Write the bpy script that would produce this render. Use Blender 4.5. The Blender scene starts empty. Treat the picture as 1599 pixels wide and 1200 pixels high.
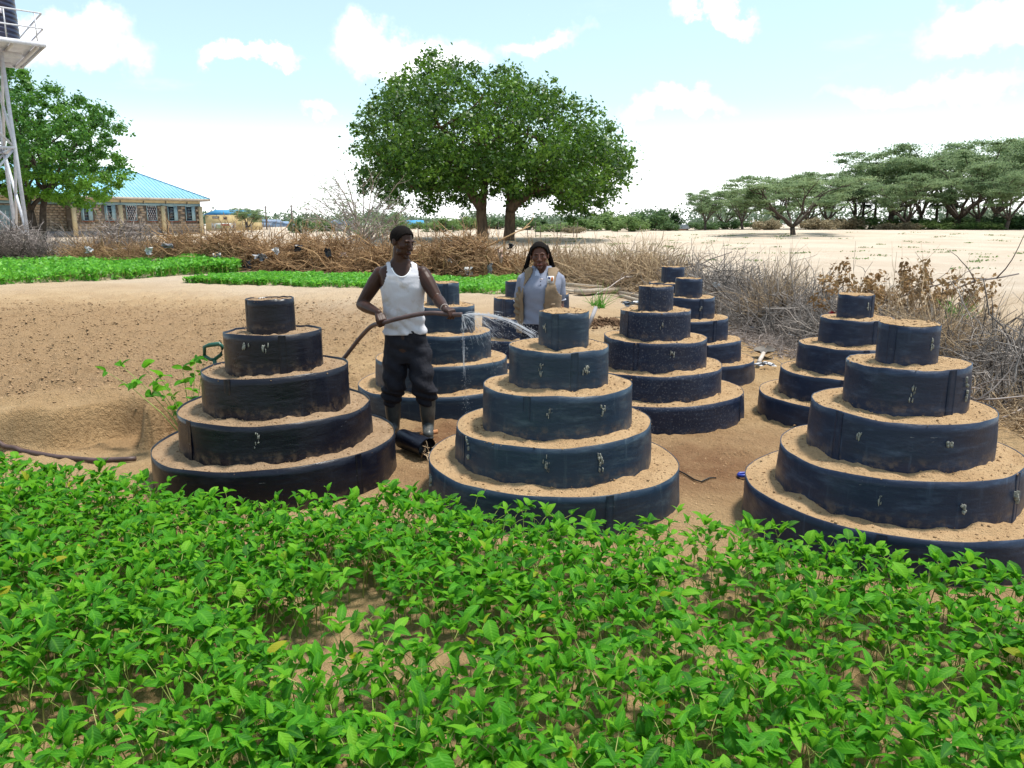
import bpy, bmesh, math, random
import numpy as np
from mathutils import Vector, Matrix, Euler

SC = bpy.context.scene
COL = SC.collection
PI = math.pi
R = math.radians
rng = np.random.default_rng(7)
random.seed(7)

# ------------------------------------------------------------------ camera
CAM_H, PITCH, FPX = 1.80, R(11.69), 1200.0
cd = bpy.data.cameras.new('camera')
cam = bpy.data.objects.new('camera', cd)
COL.objects.link(cam)
cam.location = (0, 0, CAM_H)
cam.rotation_euler = (PI / 2 - PITCH, 0, 0)
cd.sensor_width = 36.0
cd.lens = 36.0 * FPX / 1599.0
cd.clip_start = 0.05
cd.clip_end = 6000
SC.camera = cam

# ------------------------------------------------------------------ light
TO_SUN = Vector((0.30, 0.10, 0.95)).normalized()
SUN_EL = math.asin(TO_SUN.z)
SUN_AZ = math.atan2(TO_SUN.x, TO_SUN.y)
SKY_STRENGTH, SUN_STRENGTH, SUN_ANGLE, EXPOSURE = 0.086, 2.75, 9.0, 1.10
sd = bpy.data.lights.new('sun', 'SUN')
sd.energy = SUN_STRENGTH
sd.angle = R(SUN_ANGLE)
sd.color = (1.0, 0.95, 0.87)
sun = bpy.data.objects.new('sun', sd)
COL.objects.link(sun)
sun.location = (0, 0, 50)
sun.rotation_euler = (-TO_SUN).to_track_quat('-Z', 'Y').to_euler()

SC.view_settings.view_transform = 'Standard'
SC.view_settings.look = 'None'
SC.view_settings.exposure = EXPOSURE
SC.view_settings.gamma = 1.0
SC.view_settings.use_curve_mapping = False
SC.cycles.max_bounces = 6
SC.cycles.transparent_max_bounces = 8


def pix_dir(px, py):
    a = (px - 799.5) / FPX
    b = (600 - py) / FPX
    c, s = math.cos(PITCH), math.sin(PITCH)
    return Vector((a, c + b * s, -s + b * c)).normalized()


def at(px, py, Y):
    d = pix_dir(px, py)
    return Vector((0, 0, CAM_H)) + d * (Y / d.y)


class NT:
    """small helper round a node tree"""
    def __init__(s, tree):
        s.t = tree
        s.t.nodes.clear()

    def n(s, kind, ins=None, **props):
        nd = s.t.nodes.new(kind)
        for k, v in props.items():
            setattr(nd, k, v)
        for k, v in (ins or {}).items():
            if isinstance(v, bpy.types.NodeSocket):
                s.t.links.new(v, nd.inputs[k])
            else:
                nd.inputs[k].default_value = v
        return nd

    def math(s, op, a, b=0.0, clamp=False):
        return s.n('ShaderNodeMath', {0: a, 1: b}, operation=op, use_clamp=clamp).outputs[0]

    def mix(s, f, a, b, blend='MIX'):
        nd = s.n('ShaderNodeMix', data_type='RGBA', blend_type=blend)
        for k, v in ((0, f), (6, a), (7, b)):
            if isinstance(v, bpy.types.NodeSocket):
                s.t.links.new(v, nd.inputs[k])
            else:
                nd.inputs[k].default_value = v if k == 0 else (*v, 1.0)[:4]
        return nd.outputs[2]

    def ramp(s, v, lo, hi, a=0.0, b=1.0, smooth=True):
        return s.n('ShaderNodeMapRange', {0: v, 1: lo, 2: hi, 3: a, 4: b},
                   interpolation_type='SMOOTHSTEP' if smooth else 'LINEAR').outputs[0]

    def noise(s, vec, scale, detail=4.0, rough=0.55, dist=0.0):
        nd = s.n('ShaderNodeTexNoise', {'Scale': scale, 'Detail': detail, 'Roughness': rough, 'Distortion': dist})
        if vec is not None:
            s.t.links.new(vec, nd.inputs['Vector'])
        return nd.outputs['Fac']


# ------------------------------------------------------------------ sky
world = bpy.data.worlds.new('World')
SC.world = world
world.use_nodes = True
w = NT(world.node_tree)
sky = w.n('ShaderNodeTexSky', sky_type='NISHITA', sun_disc=False, sun_elevation=SUN_EL, sun_rotation=SUN_AZ,
          air_density=1.0, dust_density=1.6, ozone_density=0.7, altitude=500.0)
tc = w.n('ShaderNodeTexCoord').outputs['Generated']
warp = w.n('ShaderNodeTexNoise', {'Vector': tc, 'Scale': 9.0, 'Detail': 7.0, 'Roughness': 0.6})
wv = w.n('ShaderNodeVectorMath', {0: warp.outputs['Color'], 1: (0.5, 0.5, 0.5)}, operation='SUBTRACT').outputs[0]
wv = w.n('ShaderNodeVectorMath', {0: wv, 'Scale': 0.16}, operation='SCALE').outputs[0]
dirw = w.n('ShaderNodeVectorMath', {0: tc, 1: wv}, operation='ADD').outputs[0]
mask = None
CLOUDS = [(640, 88, .075, .030, 1.0), (575, 80, .05, .034, 1.0), (700, 95, .05, .025, .9), (110, 55, .065, .026, 1.0),
          (385, 100, .038, .012, .95), (850, 66, .055, .012, .5), (1110, 5, .04, .014, 1.0), (1160, 15, .03, .010, .7),
          (1550, 42, .070, .026, .95), (1050, 168, .055, .014, .45), (500, 190, .03, .010, .4), (1450, 150, .09, .014, .3)]
for px, py, sx, sz, dens in CLOUDS:
    c = pix_dir(px, py)
    az = math.atan2(c.x, c.y)
    m = w.n('ShaderNodeMapping', {'Vector': dirw, 'Location': (0, 0, 0)}, vector_type='POINT')
    sub = w.n('ShaderNodeVectorMath', {0: dirw, 1: c}, operation='SUBTRACT').outputs[0]
    m = w.n('ShaderNodeVectorRotate', {'Vector': sub, 'Axis': (0, 0, 1), 'Angle': az}, rotation_type='AXIS_ANGLE').outputs[0]
    m = w.n('ShaderNodeVectorMath', {0: m, 1: (1 / sx, 1 / sx, 1 / sz)}, operation='MULTIPLY').outputs[0]
    L = w.n('ShaderNodeVectorMath', {0: m}, operation='LENGTH').outputs['Value']
    f = w.ramp(L, 1.35, 0.35, 0.0, dens)
    mask = f if mask is None else w.math('MAXIMUM', mask, f)
# the same thin fair-weather cloud all round the sky
sxyz = w.n('ShaderNodeSeparateXYZ', {0: tc})
zz = w.math('ADD', w.math('MAXIMUM', sxyz.outputs[2], 0.0), 0.12)
pl = w.n('ShaderNodeCombineXYZ', {0: w.math('DIVIDE', sxyz.outputs[0], zz), 1: w.math('DIVIDE', sxyz.outputs[1], zz), 2: 0.0}).outputs[0]
thin = w.ramp(w.noise(pl, 1.1, 8.0, 0.62), 0.58, 0.88, 0.0, 0.25)
mask = w.math('MAXIMUM', mask, thin)
SKYCOL = w.mix(1.0, sky.outputs[0], (1.0, 1.12, 1.04), 'MULTIPLY')
SKYCOL = w.mix(0.20, SKYCOL, (9.0, 10.4, 10.8))
low = w.ramp(sxyz.outputs[2], 0.15, 0.01, 0.0, 0.80)
mask = w.math('MAXIMUM', mask, low)          # white summer haze bank low over the plain, all round
CLOUD = (11.0, 11.1, 11.3)
skc = w.mix(mask, SKYCOL, CLOUD)
bg = w.n('ShaderNodeBackground', {'Color': skc, 'Strength': SKY_STRENGTH})
w.n('ShaderNodeOutputWorld', {'Surface': bg.outputs[0]})


# ------------------------------------------------------------------ numpy noise
def _hash(ix, iy, seed):
    n = (ix.astype(np.int64) * 374761393 + iy.astype(np.int64) * 668265263 + seed * 982451653) & 0xFFFFFFFF
    n = ((n ^ (n >> 13)) * 1274126177) & 0xFFFFFFFF
    return ((n ^ (n >> 16)) & 0xFFFFFF) / float(0xFFFFFF)


def vnoise(x, y, seed=0):
    x = np.asarray(x, float); y = np.asarray(y, float)
    ix = np.floor(x); iy = np.floor(y)
    fx = x - ix; fy = y - iy
    fx = fx * fx * (3 - 2 * fx); fy = fy * fy * (3 - 2 * fy)
    a = _hash(ix, iy, seed); b = _hash(ix + 1, iy, seed); c = _hash(ix, iy + 1, seed); d = _hash(ix + 1, iy + 1, seed)
    return (a * (1 - fx) + b * fx) * (1 - fy) + (c * (1 - fx) + d * fx) * fy - 0.5


def fbm(x, y, seed=0, oct=4, gain=0.5):
    s = 0; a = 1.0
    for o in range(oct):
        s = s + a * vnoise(x * 2 ** o, y * 2 ** o, seed + o * 17)
        a *= gain
    return s


def sstep(a, b, x):
    t = np.clip((x - a) / (b - a), 0, 1)
    return t * t * (3 - 2 * t)


# ------------------------------------------------------------------ mesh helpers
def np_mesh(name, V, F, attrs=None, smooth=False):
    """V (n,3); F list of (m,k) int arrays"""
    me = bpy.data.meshes.new(name)
    V = np.asarray(V, np.float32)
    if isinstance(F, np.ndarray):
        F = [F]
    F = [np.asarray(f, np.int32) for f in F if len(f)]
    me.vertices.add(len(V)); me.vertices.foreach_set('co', V.ravel())
    nl = sum(f.size for f in F); nf = sum(len(f) for f in F)
    me.loops.add(nl); me.polygons.add(nf)
    me.loops.foreach_set('vertex_index', np.concatenate([f.ravel() for f in F]))
    tot = np.concatenate([np.full(len(f), f.shape[1], np.int32) for f in F])
    st = np.concatenate([[0], np.cumsum(tot)[:-1]]).astype(np.int32)
    me.polygons.foreach_set('loop_start', st)
    me.polygons.foreach_set('loop_total', tot)
    if smooth:
        me.polygons.foreach_set('use_smooth', np.ones(nf, bool))
    for k, v in (attrs or {}).items():
        a = me.attributes.new(k, 'FLOAT', 'POINT')
        a.data.foreach_set('value', np.asarray(v, np.float32))
    me.update(calc_edges=True)
    return me


def link(name, me, mat=None, parent=None, loc=None, label=None, cat=None, group=None, kind=None):
    o = bpy.data.objects.new(name, me)
    COL.objects.link(o)
    if mat is not None and me is not None and not me.materials:
        me.materials.append(mat)
    if parent is not None:
        o.parent = parent
    if loc is not None:
        o.location = loc
    return tag(o, label, cat, group, kind)


def tag(o, label=None, cat=None, group=None, kind=None):
    for k, v in (('label', label), ('category', cat), ('group', group), ('kind', kind)):
        if v:
            o[k] = v
    return o


def thing(name, label, cat, loc=(0, 0, 0), rz=0.0, group=None):
    o = bpy.data.objects.new(name, None)
    COL.objects.link(o)
    o.empty_display_size = 0.2
    o.location = loc
    o.rotation_euler = (0, 0, rz)
    return tag(o, label, cat, group)


def copy_tree(o, parent=None):
    c = o.copy()
    COL.objects.link(c)
    if parent is not None:
        c.parent = parent
    for ch in o.children:
        copy_tree(ch, c)
    return c


class MB:
    """collects simple solids into one mesh"""
    def __init__(s):
        s.V = []; s.F = {}; s.n = 0; s.A = []

    def add(s, V, F, a=None):
        V = np.asarray(V, float).reshape(-1, 3)
        for f in (F if isinstance(F, list) else [F]):
            f = np.asarray(f, int)
            if len(f):
                s.F.setdefault(f.shape[1], []).append(f + s.n)
        s.V.append(V); s.n += len(V)
        s.A.append(np.full(len(V), random.random() if a is None else a))

    def box(s, c, size, M=None, a=None, taper=1.0):
        hx, hy, hz = size[0] / 2, size[1] / 2, size[2] / 2
        v = np.array([[x * hx * (taper if z > 0 else 1), y * hy * (taper if z > 0 else 1), z * hz] for z in (-1, 1) for y in (-1, 1) for x in (-1, 1)])
        if M is not None:
            v = v @ np.array(M)[:3, :3].T
        v = v + np.array(c)
        s.add(v, np.array([[0, 2, 3, 1], [4, 5, 7, 6], [0, 1, 5, 4], [2, 6, 7, 3], [0, 4, 6, 2], [1, 3, 7, 5]]), a)

    def bar(s, p, q, wd, th=None, a=None, up=(0, 0, 1)):
        p = Vector(p); q = Vector(q); d = (q - p)
        t = d.normalized()
        u = Vector(up)
        if abs(t.dot(u)) > .95:
            u = Vector((1, 0, 0))
        x = t.cross(u).normalized(); y = x.cross(t)
        M = np.array([x, t, y]).T
        s.box((p + q) / 2, (wd, d.length, th or wd), M, a)

    def tube(s, pts, rad, sides=8, cap=True, a=None):
        P = np.asarray([tuple(p) for p in pts], float)
        rad = np.full(len(P), rad) if np.isscalar(rad) else np.asarray(rad, float)
        V, F = tubes(P[None], rad[None], sides)
        fs = [F]
        if cap:
            n = len(P)
            fs.append(np.array([list(range(sides))[::-1]])); fs.append(np.array([[(n - 1) * sides + k for k in range(sides)]]))
        s.add(V, fs, a)

    def mesh(s, name, smooth=False):
        V = np.concatenate(s.V)
        return np_mesh(name, V, [np.concatenate(v) for v in s.F.values()], {'rnd': np.concatenate(s.A)}, smooth)

    def build(s, name, mat, parent=None, smooth=False, **kw):
        return link(name, s.mesh(name, smooth), mat, parent, **kw)


def tubes(P, rad, sides=3):
    """P (N,S,3) paths, rad (N,S): batch of tapered tubes"""
    N, S, _ = P.shape
    T = np.empty_like(P)
    T[:, 1:-1] = P[:, 2:] - P[:, :-2]
    T[:, 0] = P[:, 1] - P[:, 0]; T[:, -1] = P[:, -1] - P[:, -2]
    T /= np.linalg.norm(T, axis=2, keepdims=True) + 1e-9
    mean = P[:, -1] - P[:, 0]
    mean /= np.linalg.norm(mean, axis=1, keepdims=True) + 1e-9
    ref = np.where(np.abs(mean[:, 2:3]) > 0.8, np.array([[1.0, 0.13, 0]]), np.array([[0.05, 0.03, 1.0]]))
    A = np.cross(T, ref[:, None, :]); A /= np.linalg.norm(A, axis=2, keepdims=True) + 1e-9
    B = np.cross(T, A)
    ang = np.arange(sides) * 2 * PI / sides
    V = P[:, :, None, :] + rad[:, :, None, None] * (np.cos(ang)[None, None, :, None] * A[:, :, None, :] + np.sin(ang)[None, None, :, None] * B[:, :, None, :])
    idx = np.arange(N * S * sides).reshape(N, S, sides)
    a = idx[:, :-1, :]; b = idx[:, 1:, :]
    F = np.stack([a, np.roll(a, -1, 2), np.roll(b, -1, 2), b], -1).reshape(-1, 4)
    return V.reshape(-1, 3), F


def rot_rand(n, g):
    v = g.normal(size=(n, 3)); return v / (np.linalg.norm(v, axis=1, keepdims=True) + 1e-9)


def leaf_quads(C, nrm, size, g, aspect=0.55):
    """rhombus leaves at C with normals nrm"""
    n = len(C)
    nrm = nrm / (np.linalg.norm(nrm, axis=1, keepdims=True) + 1e-9)
    u = np.cross(nrm, rot_rand(n, g)); u /= np.linalg.norm(u, axis=1, keepdims=True) + 1e-9
    v = np.cross(nrm, u)
    s = np.asarray(size).reshape(-1, 1) * np.ones((n, 1))
    bend = nrm * s * 0.18
    V = np.stack([C - u * s - bend, C + v * s * aspect, C + u * s - bend, C - v * s * aspect], 1).reshape(-1, 3)
    F = np.arange(4 * n).reshape(n, 4)
    return V, F


def leaf_cloud(cent, rad, per, size, g, up=0.5, shell=0.55, jit=0.5):
    """leaves spread through ellipsoid clumps; rnd attr mixes clump and leaf tone"""
    cent = np.asarray(cent, float); rad = np.asarray(rad, float)
    K = len(cent)
    if rad.ndim == 1:
        rad = np.repeat(rad[:, None], 3, 1) if len(rad) == K else np.tile(rad, (K, 1))
    per = np.broadcast_to(np.asarray(per), (K,)).astype(int)
    id_ = np.repeat(np.arange(K), per)
    n = len(id_)
    d = rot_rand(n, g)
    rr = (shell + (1 - shell) * g.random(n)) * (1 + jit * 0.35 * g.normal(size=n))
    C = cent[id_] + d * rad[id_] * rr[:, None]
    nr = d * 0.8 + np.array([0, 0, up]) + 0.75 * g.normal(size=(n, 3))
    sz = size * (0.6 + 0.8 * g.random(n))
    V, F = leaf_quads(C, nr, sz, g)
    tone = np.clip(0.5 + 0.22 * g.normal(size=K)[id_] + 0.17 * g.normal(size=n), 0, 1)
    return V, F, np.repeat(tone, 4)


# ------------------------------------------------------------------ materials
def new_mat(name):
    m = bpy.data.materials.new(name)
    m.use_nodes = True
    return m, NT(m.node_tree)


def pbr(name, c1, c2=None, scale=4.0, rough=0.8, bump=0.0, bscale=40.0, stretch=(1, 1, 1), spec=0.3, lo=0.35, hi=0.65,
        metallic=0.0, use_rnd=0.0, c3=None, s3=1.0, lo3=.5, hi3=.7, dist=0.02, rough2=None):
    m, t = new_mat(name)
    co = t.n('ShaderNodeTexCoord').outputs['Object']
    co = t.n('ShaderNodeVectorMath', {0: co, 1: stretch}, operation='MULTIPLY').outputs[0]
    c2 = c2 or tuple(x * 0.75 for x in c1)
    f = t.ramp(t.noise(co, scale, 6.0, 0.6), lo, hi)
    col = t.mix(f, c1, c2)
    if c3:
        col = t.mix(t.ramp(t.noise(co, s3, 6.0, 0.65), lo3, hi3), col, c3)
    if use_rnd:
        a = t.n('ShaderNodeAttribute', attribute_name='rnd').outputs['Fac']
        k = t.ramp(a, 0, 1, 1 - use_rnd, 1 + use_rnd, False)
        col = t.mix(1.0, col, t.n('ShaderNodeCombineColor', {0: k, 1: k, 2: k}).outputs[0], 'MULTIPLY')
    ins = {'Base Color': col, 'Roughness': rough, 'Specular IOR Level': spec, 'Metallic': metallic}
    if rough2 is not None:
        ins['Roughness'] = t.ramp(t.noise(co, scale * 2.3, 5.0), .35, .65, rough, rough2)
    if bump:
        ins['Normal'] = t.n('ShaderNodeBump', {'Height': t.noise(co, bscale, 5.0, 0.6), 'Strength': bump, 'Distance': dist}).outputs[0]
    b = t.n('ShaderNodeBsdfPrincipled', ins)
    t.n('ShaderNodeOutputMaterial', {'Surface': b.outputs[0]})
    return m


def leafmat(name, dark, mid, light, trans=0.35, rough=0.45, spec=0.35, rib=False):
    m, t = new_mat(name)
    a = t.n('ShaderNodeAttribute', attribute_name='rnd').outputs['Fac']
    o = t.n('ShaderNodeObjectInfo').outputs['Random']
    f = t.math('FRACT', t.math('ADD', a, o)) if rib else a
    col = t.mix(t.ramp(f, 0.0, 0.5), dark, mid)
    col = t.mix(t.ramp(f, 0.55, 1.0), col, light)
    nrm = None
    if rib:
        r = t.n('ShaderNodeAttribute', attribute_name='rib').outputs['Fac']
        col = t.mix(t.ramp(r, 0.75, 1.0, 0.0, 0.16), col, tuple(min(1, x * 2.2 + .02) for x in light))
        yel = t.ramp(f, 0.982, 0.995, 0.0, 0.8)
        col = t.mix(yel, col, (0.34, 0.28, 0.02))
        u = t.n('ShaderNodeAttribute', attribute_name='along').outputs['Fac']
        wv_ = t.math('SINE', t.math('MULTIPLY', t.math('SUBTRACT', u, t.math('MULTIPLY', r, 0.22)), 44.0))
        h = t.math('ADD', t.math('MULTIPLY', wv_, 0.25), r)
        nrm = t.n('ShaderNodeBump', {'Height': h, 'Strength': 0.35, 'Distance': 0.004}).outputs[0]
    ins = {'Base Color': col, 'Roughness': rough, 'Specular IOR Level': spec}
    if nrm is not None:
        ins['Normal'] = nrm
    b = t.n('ShaderNodeBsdfPrincipled', ins)
    tr = t.n('ShaderNodeBsdfTranslucent', {'Color': t.mix(0.5, col, tuple(min(1, x * 1.6) for x in light))})
    ms = t.n('ShaderNodeMixShader', {0: trans, 1: b.outputs[0], 2: tr.outputs[0]})
    t.n('ShaderNodeOutputMaterial', {'Surface': ms.outputs[0]})
    return m


def rndmat(name, c1, c2, rough=0.85, spec=0.2, pos=None):
    m, t = new_mat(name)
    a = t.n('ShaderNodeAttribute', attribute_name='rnd').outputs['Fac']
    col = t.mix(a, c1, c2)
    b = t.n('ShaderNodeBsdfPrincipled', {'Base Color': col, 'Roughness': rough, 'Specular IOR Level': spec})
    t.n('ShaderNodeOutputMaterial', {'Surface': b.outputs[0]})
    return m


def flat(name, c, rough=0.6, spec=0.3, metallic=0.0):
    m, t = new_mat(name)
    b = t.n('ShaderNodeBsdfPrincipled', {'Base Color': (*c, 1), 'Roughness': rough, 'Specular IOR Level': spec, 'Metallic': metallic})
    t.n('ShaderNodeOutputMaterial', {'Surface': b.outputs[0]})
    return m


# ------------------------------------------------------------------ terrain
def terrain(x, y):
    x = np.asarray(x, float); y = np.asarray(y, float)
    t = np.maximum(y - 12.0, 0)
    z = 0.018 * t * t / (t + 3.0)
    z = np.where(z > 0.9, 0.9 + 0.8 * (1 - np.exp(-(z - 0.9) / 0.8)), z)
    # dune swell on the open plain to the right
    z = z + 0.28 * np.exp(-((y - 70) / 14.0) ** 2) * sstep(8, 30, x)
    # dug bank left of the front stack
    fx = sstep(-1.75, -2.5, x) * (0.35 + 0.65 * sstep(-5.6, -4.0, x))
    yb = 5.92 + 0.50 * np.exp(-((x + 3.36) / 0.27) ** 4) + 0.42 * np.exp(-((x + 2.74) / 0.20) ** 4) + 0.10 * fbm(x * 2.2, y * .3, 5, 3)
    bank = 0.33 * fx * sstep(0.0, 0.15, y - yb) * (1 - 0.85 * sstep(7.0, 9.5, y))
    z = z + bank
    return z


def ground_z(x, y):
    """terrain plus the fine relief of the sand"""
    x = np.asarray(x, float); y = np.asarray(y, float)
    z = terrain(x, y)
    near = 1 - sstep(25, 60, y)
    tilled = sstep(-1.2, -2.2, x) * sstep(6.6, 7.4, y) * (1 - sstep(17.5, 19.5, y + 0.15 * x)) + 0.35 * sstep(0, 1, np.abs(x) * 0 + 1) * sstep(5, 6, y) * (1 - sstep(13, 16, y))
    tilled = np.clip(tilled, 0, 1)
    z = z + near * (0.05 * fbm(x * 0.6, y * 0.6, 1, 3) + 0.016 * fbm(x * 3.1, y * 3.1, 2, 4))
    clod = np.maximum(fbm(x * 7.0, y * 7.0, 3, 3, 0.6), -0.05)
    z = z + near * clod * (0.018 + 0.085 * tilled)
    z = z + near * tilled * (0.045 * np.abs(fbm(x * 9.0 + 4, y * 9.0, 13, 3, 0.6)) + 0.03 * fbm(x * 17.0, y * 17.0, 14, 2))
    ridge = np.sin((y - 0.06 * x + 0.25 * fbm(x * .8, y * .8, 9, 2)) * 2 * PI / 0.75)
    z = z + 0.034 * ridge * sstep(-1.8, -3.0, x) * sstep(6.2, 6.7, y) * (1 - 0.6 * sstep(8.3, 9.2, y)) * (1 - sstep(13, 16, y))
    return z


def gz(x, y):
    return float(ground_z(np.array([x]), np.array([y]))[0])


def on_ground(px, py, Ymin=2.0, Ymax=400.0):
    d = pix_dir(px, py)
    ys = np.geomspace(Ymin, Ymax, 3000)
    xs = ys * d.x / d.y
    zs = CAM_H + ys * d.z / d.y
    below = zs < terrain(xs, ys)
    i = int(np.argmax(below)) if below.any() else len(ys) - 1
    return Vector((xs[i], ys[i], float(terrain(xs[i:i + 1], ys[i:i + 1])[0])))


def grow(a, step, k, lim):
    out = [a]
    while abs(out[-1]) < lim:
        out.append(out[-1] + step); step *= k
    return out[1:]


xs = np.array([-v for v in grow(9.0, 0.04, 1.06, 3500)][::-1] + list(np.arange(-9.0, 6.41, 0.033)) + grow(6.4, 0.04, 1.06, 3500))
ys = np.array([-v for v in grow(0.0, 0.15, 1.16, 3500)][::-1] + list(np.arange(0, 2.0, 0.15)) + list(np.arange(2.0, 9.6, 0.03)) + grow(9.6, 0.034, 1.013, 3500))
GX, GY = np.meshgrid(xs, ys)
GZ = ground_z(GX, GY)
nx, ny = len(xs), len(ys)
idx = np.arange(nx * ny).reshape(ny, nx)
F = np.stack([idx[:-1, :-1], idx[:-1, 1:], idx[1:, 1:], idx[1:, :-1]], -1).reshape(-1, 4)
pale = sstep(11, 26, GY + 0.25 * GX + 3 * fbm(GX * .3, GY * .3, 21, 3))
wet = np.zeros_like(GX)
for cx, cy, rx, ry, k in ((1.3, 5.6, .95, .75, .95), (.9, 6.3, .5, .7, .5), (-.5, 6.4, .5, .6, 1.0), (-2.75, 6.3, .6, .4, .45), (-2.0, 6.4, .7, .6, .6),
                          (2.0, 6.3, .9, .5, .5), (-.75, 5.4, .3, .5, .5), (-3.9, 6.7, .7, .35, .15)):
    wet = np.maximum(wet, k * np.exp(-((GX - cx) / rx) ** 2 - ((GY - cy) / ry) ** 2))
till = sstep(-1.0, -3.0, GX + .8 * fbm(GX * .7, GY * .7, 33, 3)) * sstep(6.4, 7.4, GY) * (1 - sstep(15.0, 18.5, GY + .9 * fbm(GX * .5, GY * .5, 34, 3)))
me = np_mesh('ground', np.stack([GX, GY, GZ], -1).reshape(-1, 3), F, {'pale': pale.ravel(), 'wet': wet.ravel(), 'till': till.ravel()}, True)
m, t = new_mat('sand ground')
co = t.n('ShaderNodeTexCoord').outputs['Object']
A = lambda nm: t.n('ShaderNodeAttribute', attribute_name=nm).outputs['Fac']
big = t.ramp(t.noise(co, 1.3, 6.0, 0.6), 0.35, 0.65)
fine = t.ramp(t.noise(co, 38.0, 4.0, 0.7), 0.3, 0.7)
SAND1, SAND2 = (0.50, 0.345, 0.185), (0.42, 0.275, 0.14)
col = t.mix(big, SAND1, SAND2)
col = t.mix(t.math('MULTIPLY', A('till'), 0.8), col, (0.335, 0.22, 0.122))
far = t.mix(t.ramp(t.noise(co, 0.25, 7.0, 0.65), 0.35, 0.7), (0.62, 0.525, 0.42), (0.52, 0.42, 0.32))
col = t.mix(A('pale'), col, far)
col = t.mix(t.math('MULTIPLY', A('wet'), t.ramp(t.noise(co, 4.0, 5.0, 0.6), 0.3, 0.6, 0.7, 1.0), True), col, (0.19, 0.088, 0.042))
col = t.mix(t.math('MULTIPLY', fine, 0.35), col, t.mix(0.5, col, (0.18, 0.11, 0.06)))
straw = t.ramp(t.noise(co, 120.0, 2.0, 0.5), 0.70, 0.76)
col = t.mix(t.math('MULTIPLY', straw, 0.4), col, (0.60, 0.50, 0.34))
hgt = t.math('ADD', t.noise(co, 26.0, 6.0, 0.65), t.math('MULTIPLY', t.noise(co, 110.0, 3.0, 0.6), 0.35))
bmp = t.n('ShaderNodeBump', {'Height': hgt, 'Strength': 1.0, 'Distance': 0.06})
b = t.n('ShaderNodeBsdfPrincipled', {'Base Color': col, 'Roughness': 0.95, 'Specular IOR Level': 0.12, 'Normal': bmp.outputs[0]})
t.n('ShaderNodeOutputMaterial', {'Surface': b.outputs[0]})
link('ground', me, m, kind='structure', label='sandy orange brown ground with a dug bank, paling towards the open plain')
# ------------------------------------------------------------------ tiered gardens
def sheet_mat(name, base, dust, amount, rough, speck=0.0):
    m, t = new_mat(name)
    co = t.n('ShaderNodeTexCoord').outputs['Object']
    st = t.n('ShaderNodeVectorMath', {0: co, 1: (3.0, 3.0, 11.0)}, operation='MULTIPLY').outputs[0]
    vst = t.n('ShaderNodeVectorMath', {0: co, 1: (14.0, 14.0, 1.6)}, operation='MULTIPLY').outputs[0]
    d1 = t.ramp(t.noise(st, 1.6, 7.0, 0.68), 0.46, 0.80, 0.0, amount)
    d2 = t.ramp(t.noise(vst, 1.7, 6.0, 0.6), 0.56, 0.82, 0.0, amount * 0.9)
    d = t.math('MAXIMUM', d1, d2)
    lowz = t.n('ShaderNodeAttribute', attribute_name='low').outputs['Fac']
    mud = t.math('MULTIPLY', lowz, t.ramp(t.noise(co, 16.0, 6.0, 0.65), 0.45, 0.66, 0.0, 0.35))
    col = t.mix(d, base, dust)
    if speck:
        sp = t.ramp(t.noise(co, 60.0, 3.0, 0.6), 0.56, 0.66, 0.0, speck)
        col = t.mix(sp, col, (0.20, 0.21, 0.24))
    flake = t.math('MULTIPLY', t.ramp(t.noise(st, 4.4, 4.0, 0.6), 0.685, 0.72, 0.0, 0.4), t.ramp(t.noise(co, 3.0, 2.0), .5, .6))
    col = t.mix(flake, col, (0.28, 0.29, 0.30))
    col = t.mix(mud, col, (0.27, 0.185, 0.11))
    rg = t.ramp(t.noise(co, 5.0, 5.0), 0.3, 0.7, rough - 0.08, rough + 0.14)
    hh = t.math('ADD', t.noise(st, 2.5, 5.0), t.math('MULTIPLY', t.noise(co, 70.0, 3.0), 0.25 + speck))
    bm_ = t.n('ShaderNodeBump', {'Height': hh, 'Strength': 0.3, 'Distance': 0.012})
    b = t.n('ShaderNodeBsdfPrincipled', {'Base Color': col, 'Roughness': rg, 'Specular IOR Level': 0.32, 'Normal': bm_.outputs[0]})
    t.n('ShaderNodeOutputMaterial', {'Surface': b.outputs[0]})
    return m


M_SHEET = {
    'black': sheet_mat('black plastic sheet', (0.004, 0.005, 0.012), (0.022, 0.027, 0.042), .6, .34),
    'teal': sheet_mat('blue black plastic sheet', (0.013, 0.029, 0.054), (0.060, 0.092, 0.118), .95, .40),
    'navy': sheet_mat('navy plastic sheet', (0.011, 0.020, 0.046), (0.050, 0.076, 0.130), .9, .40),
    'speck': sheet_mat('splashed plastic sheet', (0.011, 0.018, 0.042), (0.042, 0.060, 0.10), .7, .42, .35),
}
def soil_mat(name, c1, c2, dark):
    m, t = new_mat(name)
    co = t.n('ShaderNodeTexCoord').outputs['Object']
    col = t.mix(t.ramp(t.noise(co, 3.0, 6.0, .6), .35, .65), c1, c2)
    col = t.mix(t.ramp(t.noise(co, 30.0, 4.0, .7), .52, .72, 0, .55), col, dark)
    col = t.mix(t.ramp(t.noise(co, 140.0, 2.0, .5), .70, .76, 0, .4), col, (.58, .48, .33))
    h = t.math('ADD', t.noise(co, 30.0, 6.0, .65), t.math('MULTIPLY', t.noise(co, 120.0, 3.0), .4))
    bm_ = t.n('ShaderNodeBump', {'Height': h, 'Strength': .9, 'Distance': .035})
    b = t.n('ShaderNodeBsdfPrincipled', {'Base Color': col, 'Roughness': .95, 'Specular IOR Level': .12, 'Normal': bm_.outputs[0]})
    t.n('ShaderNodeOutputMaterial', {'Surface': b.outputs[0]})
    return m


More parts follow.
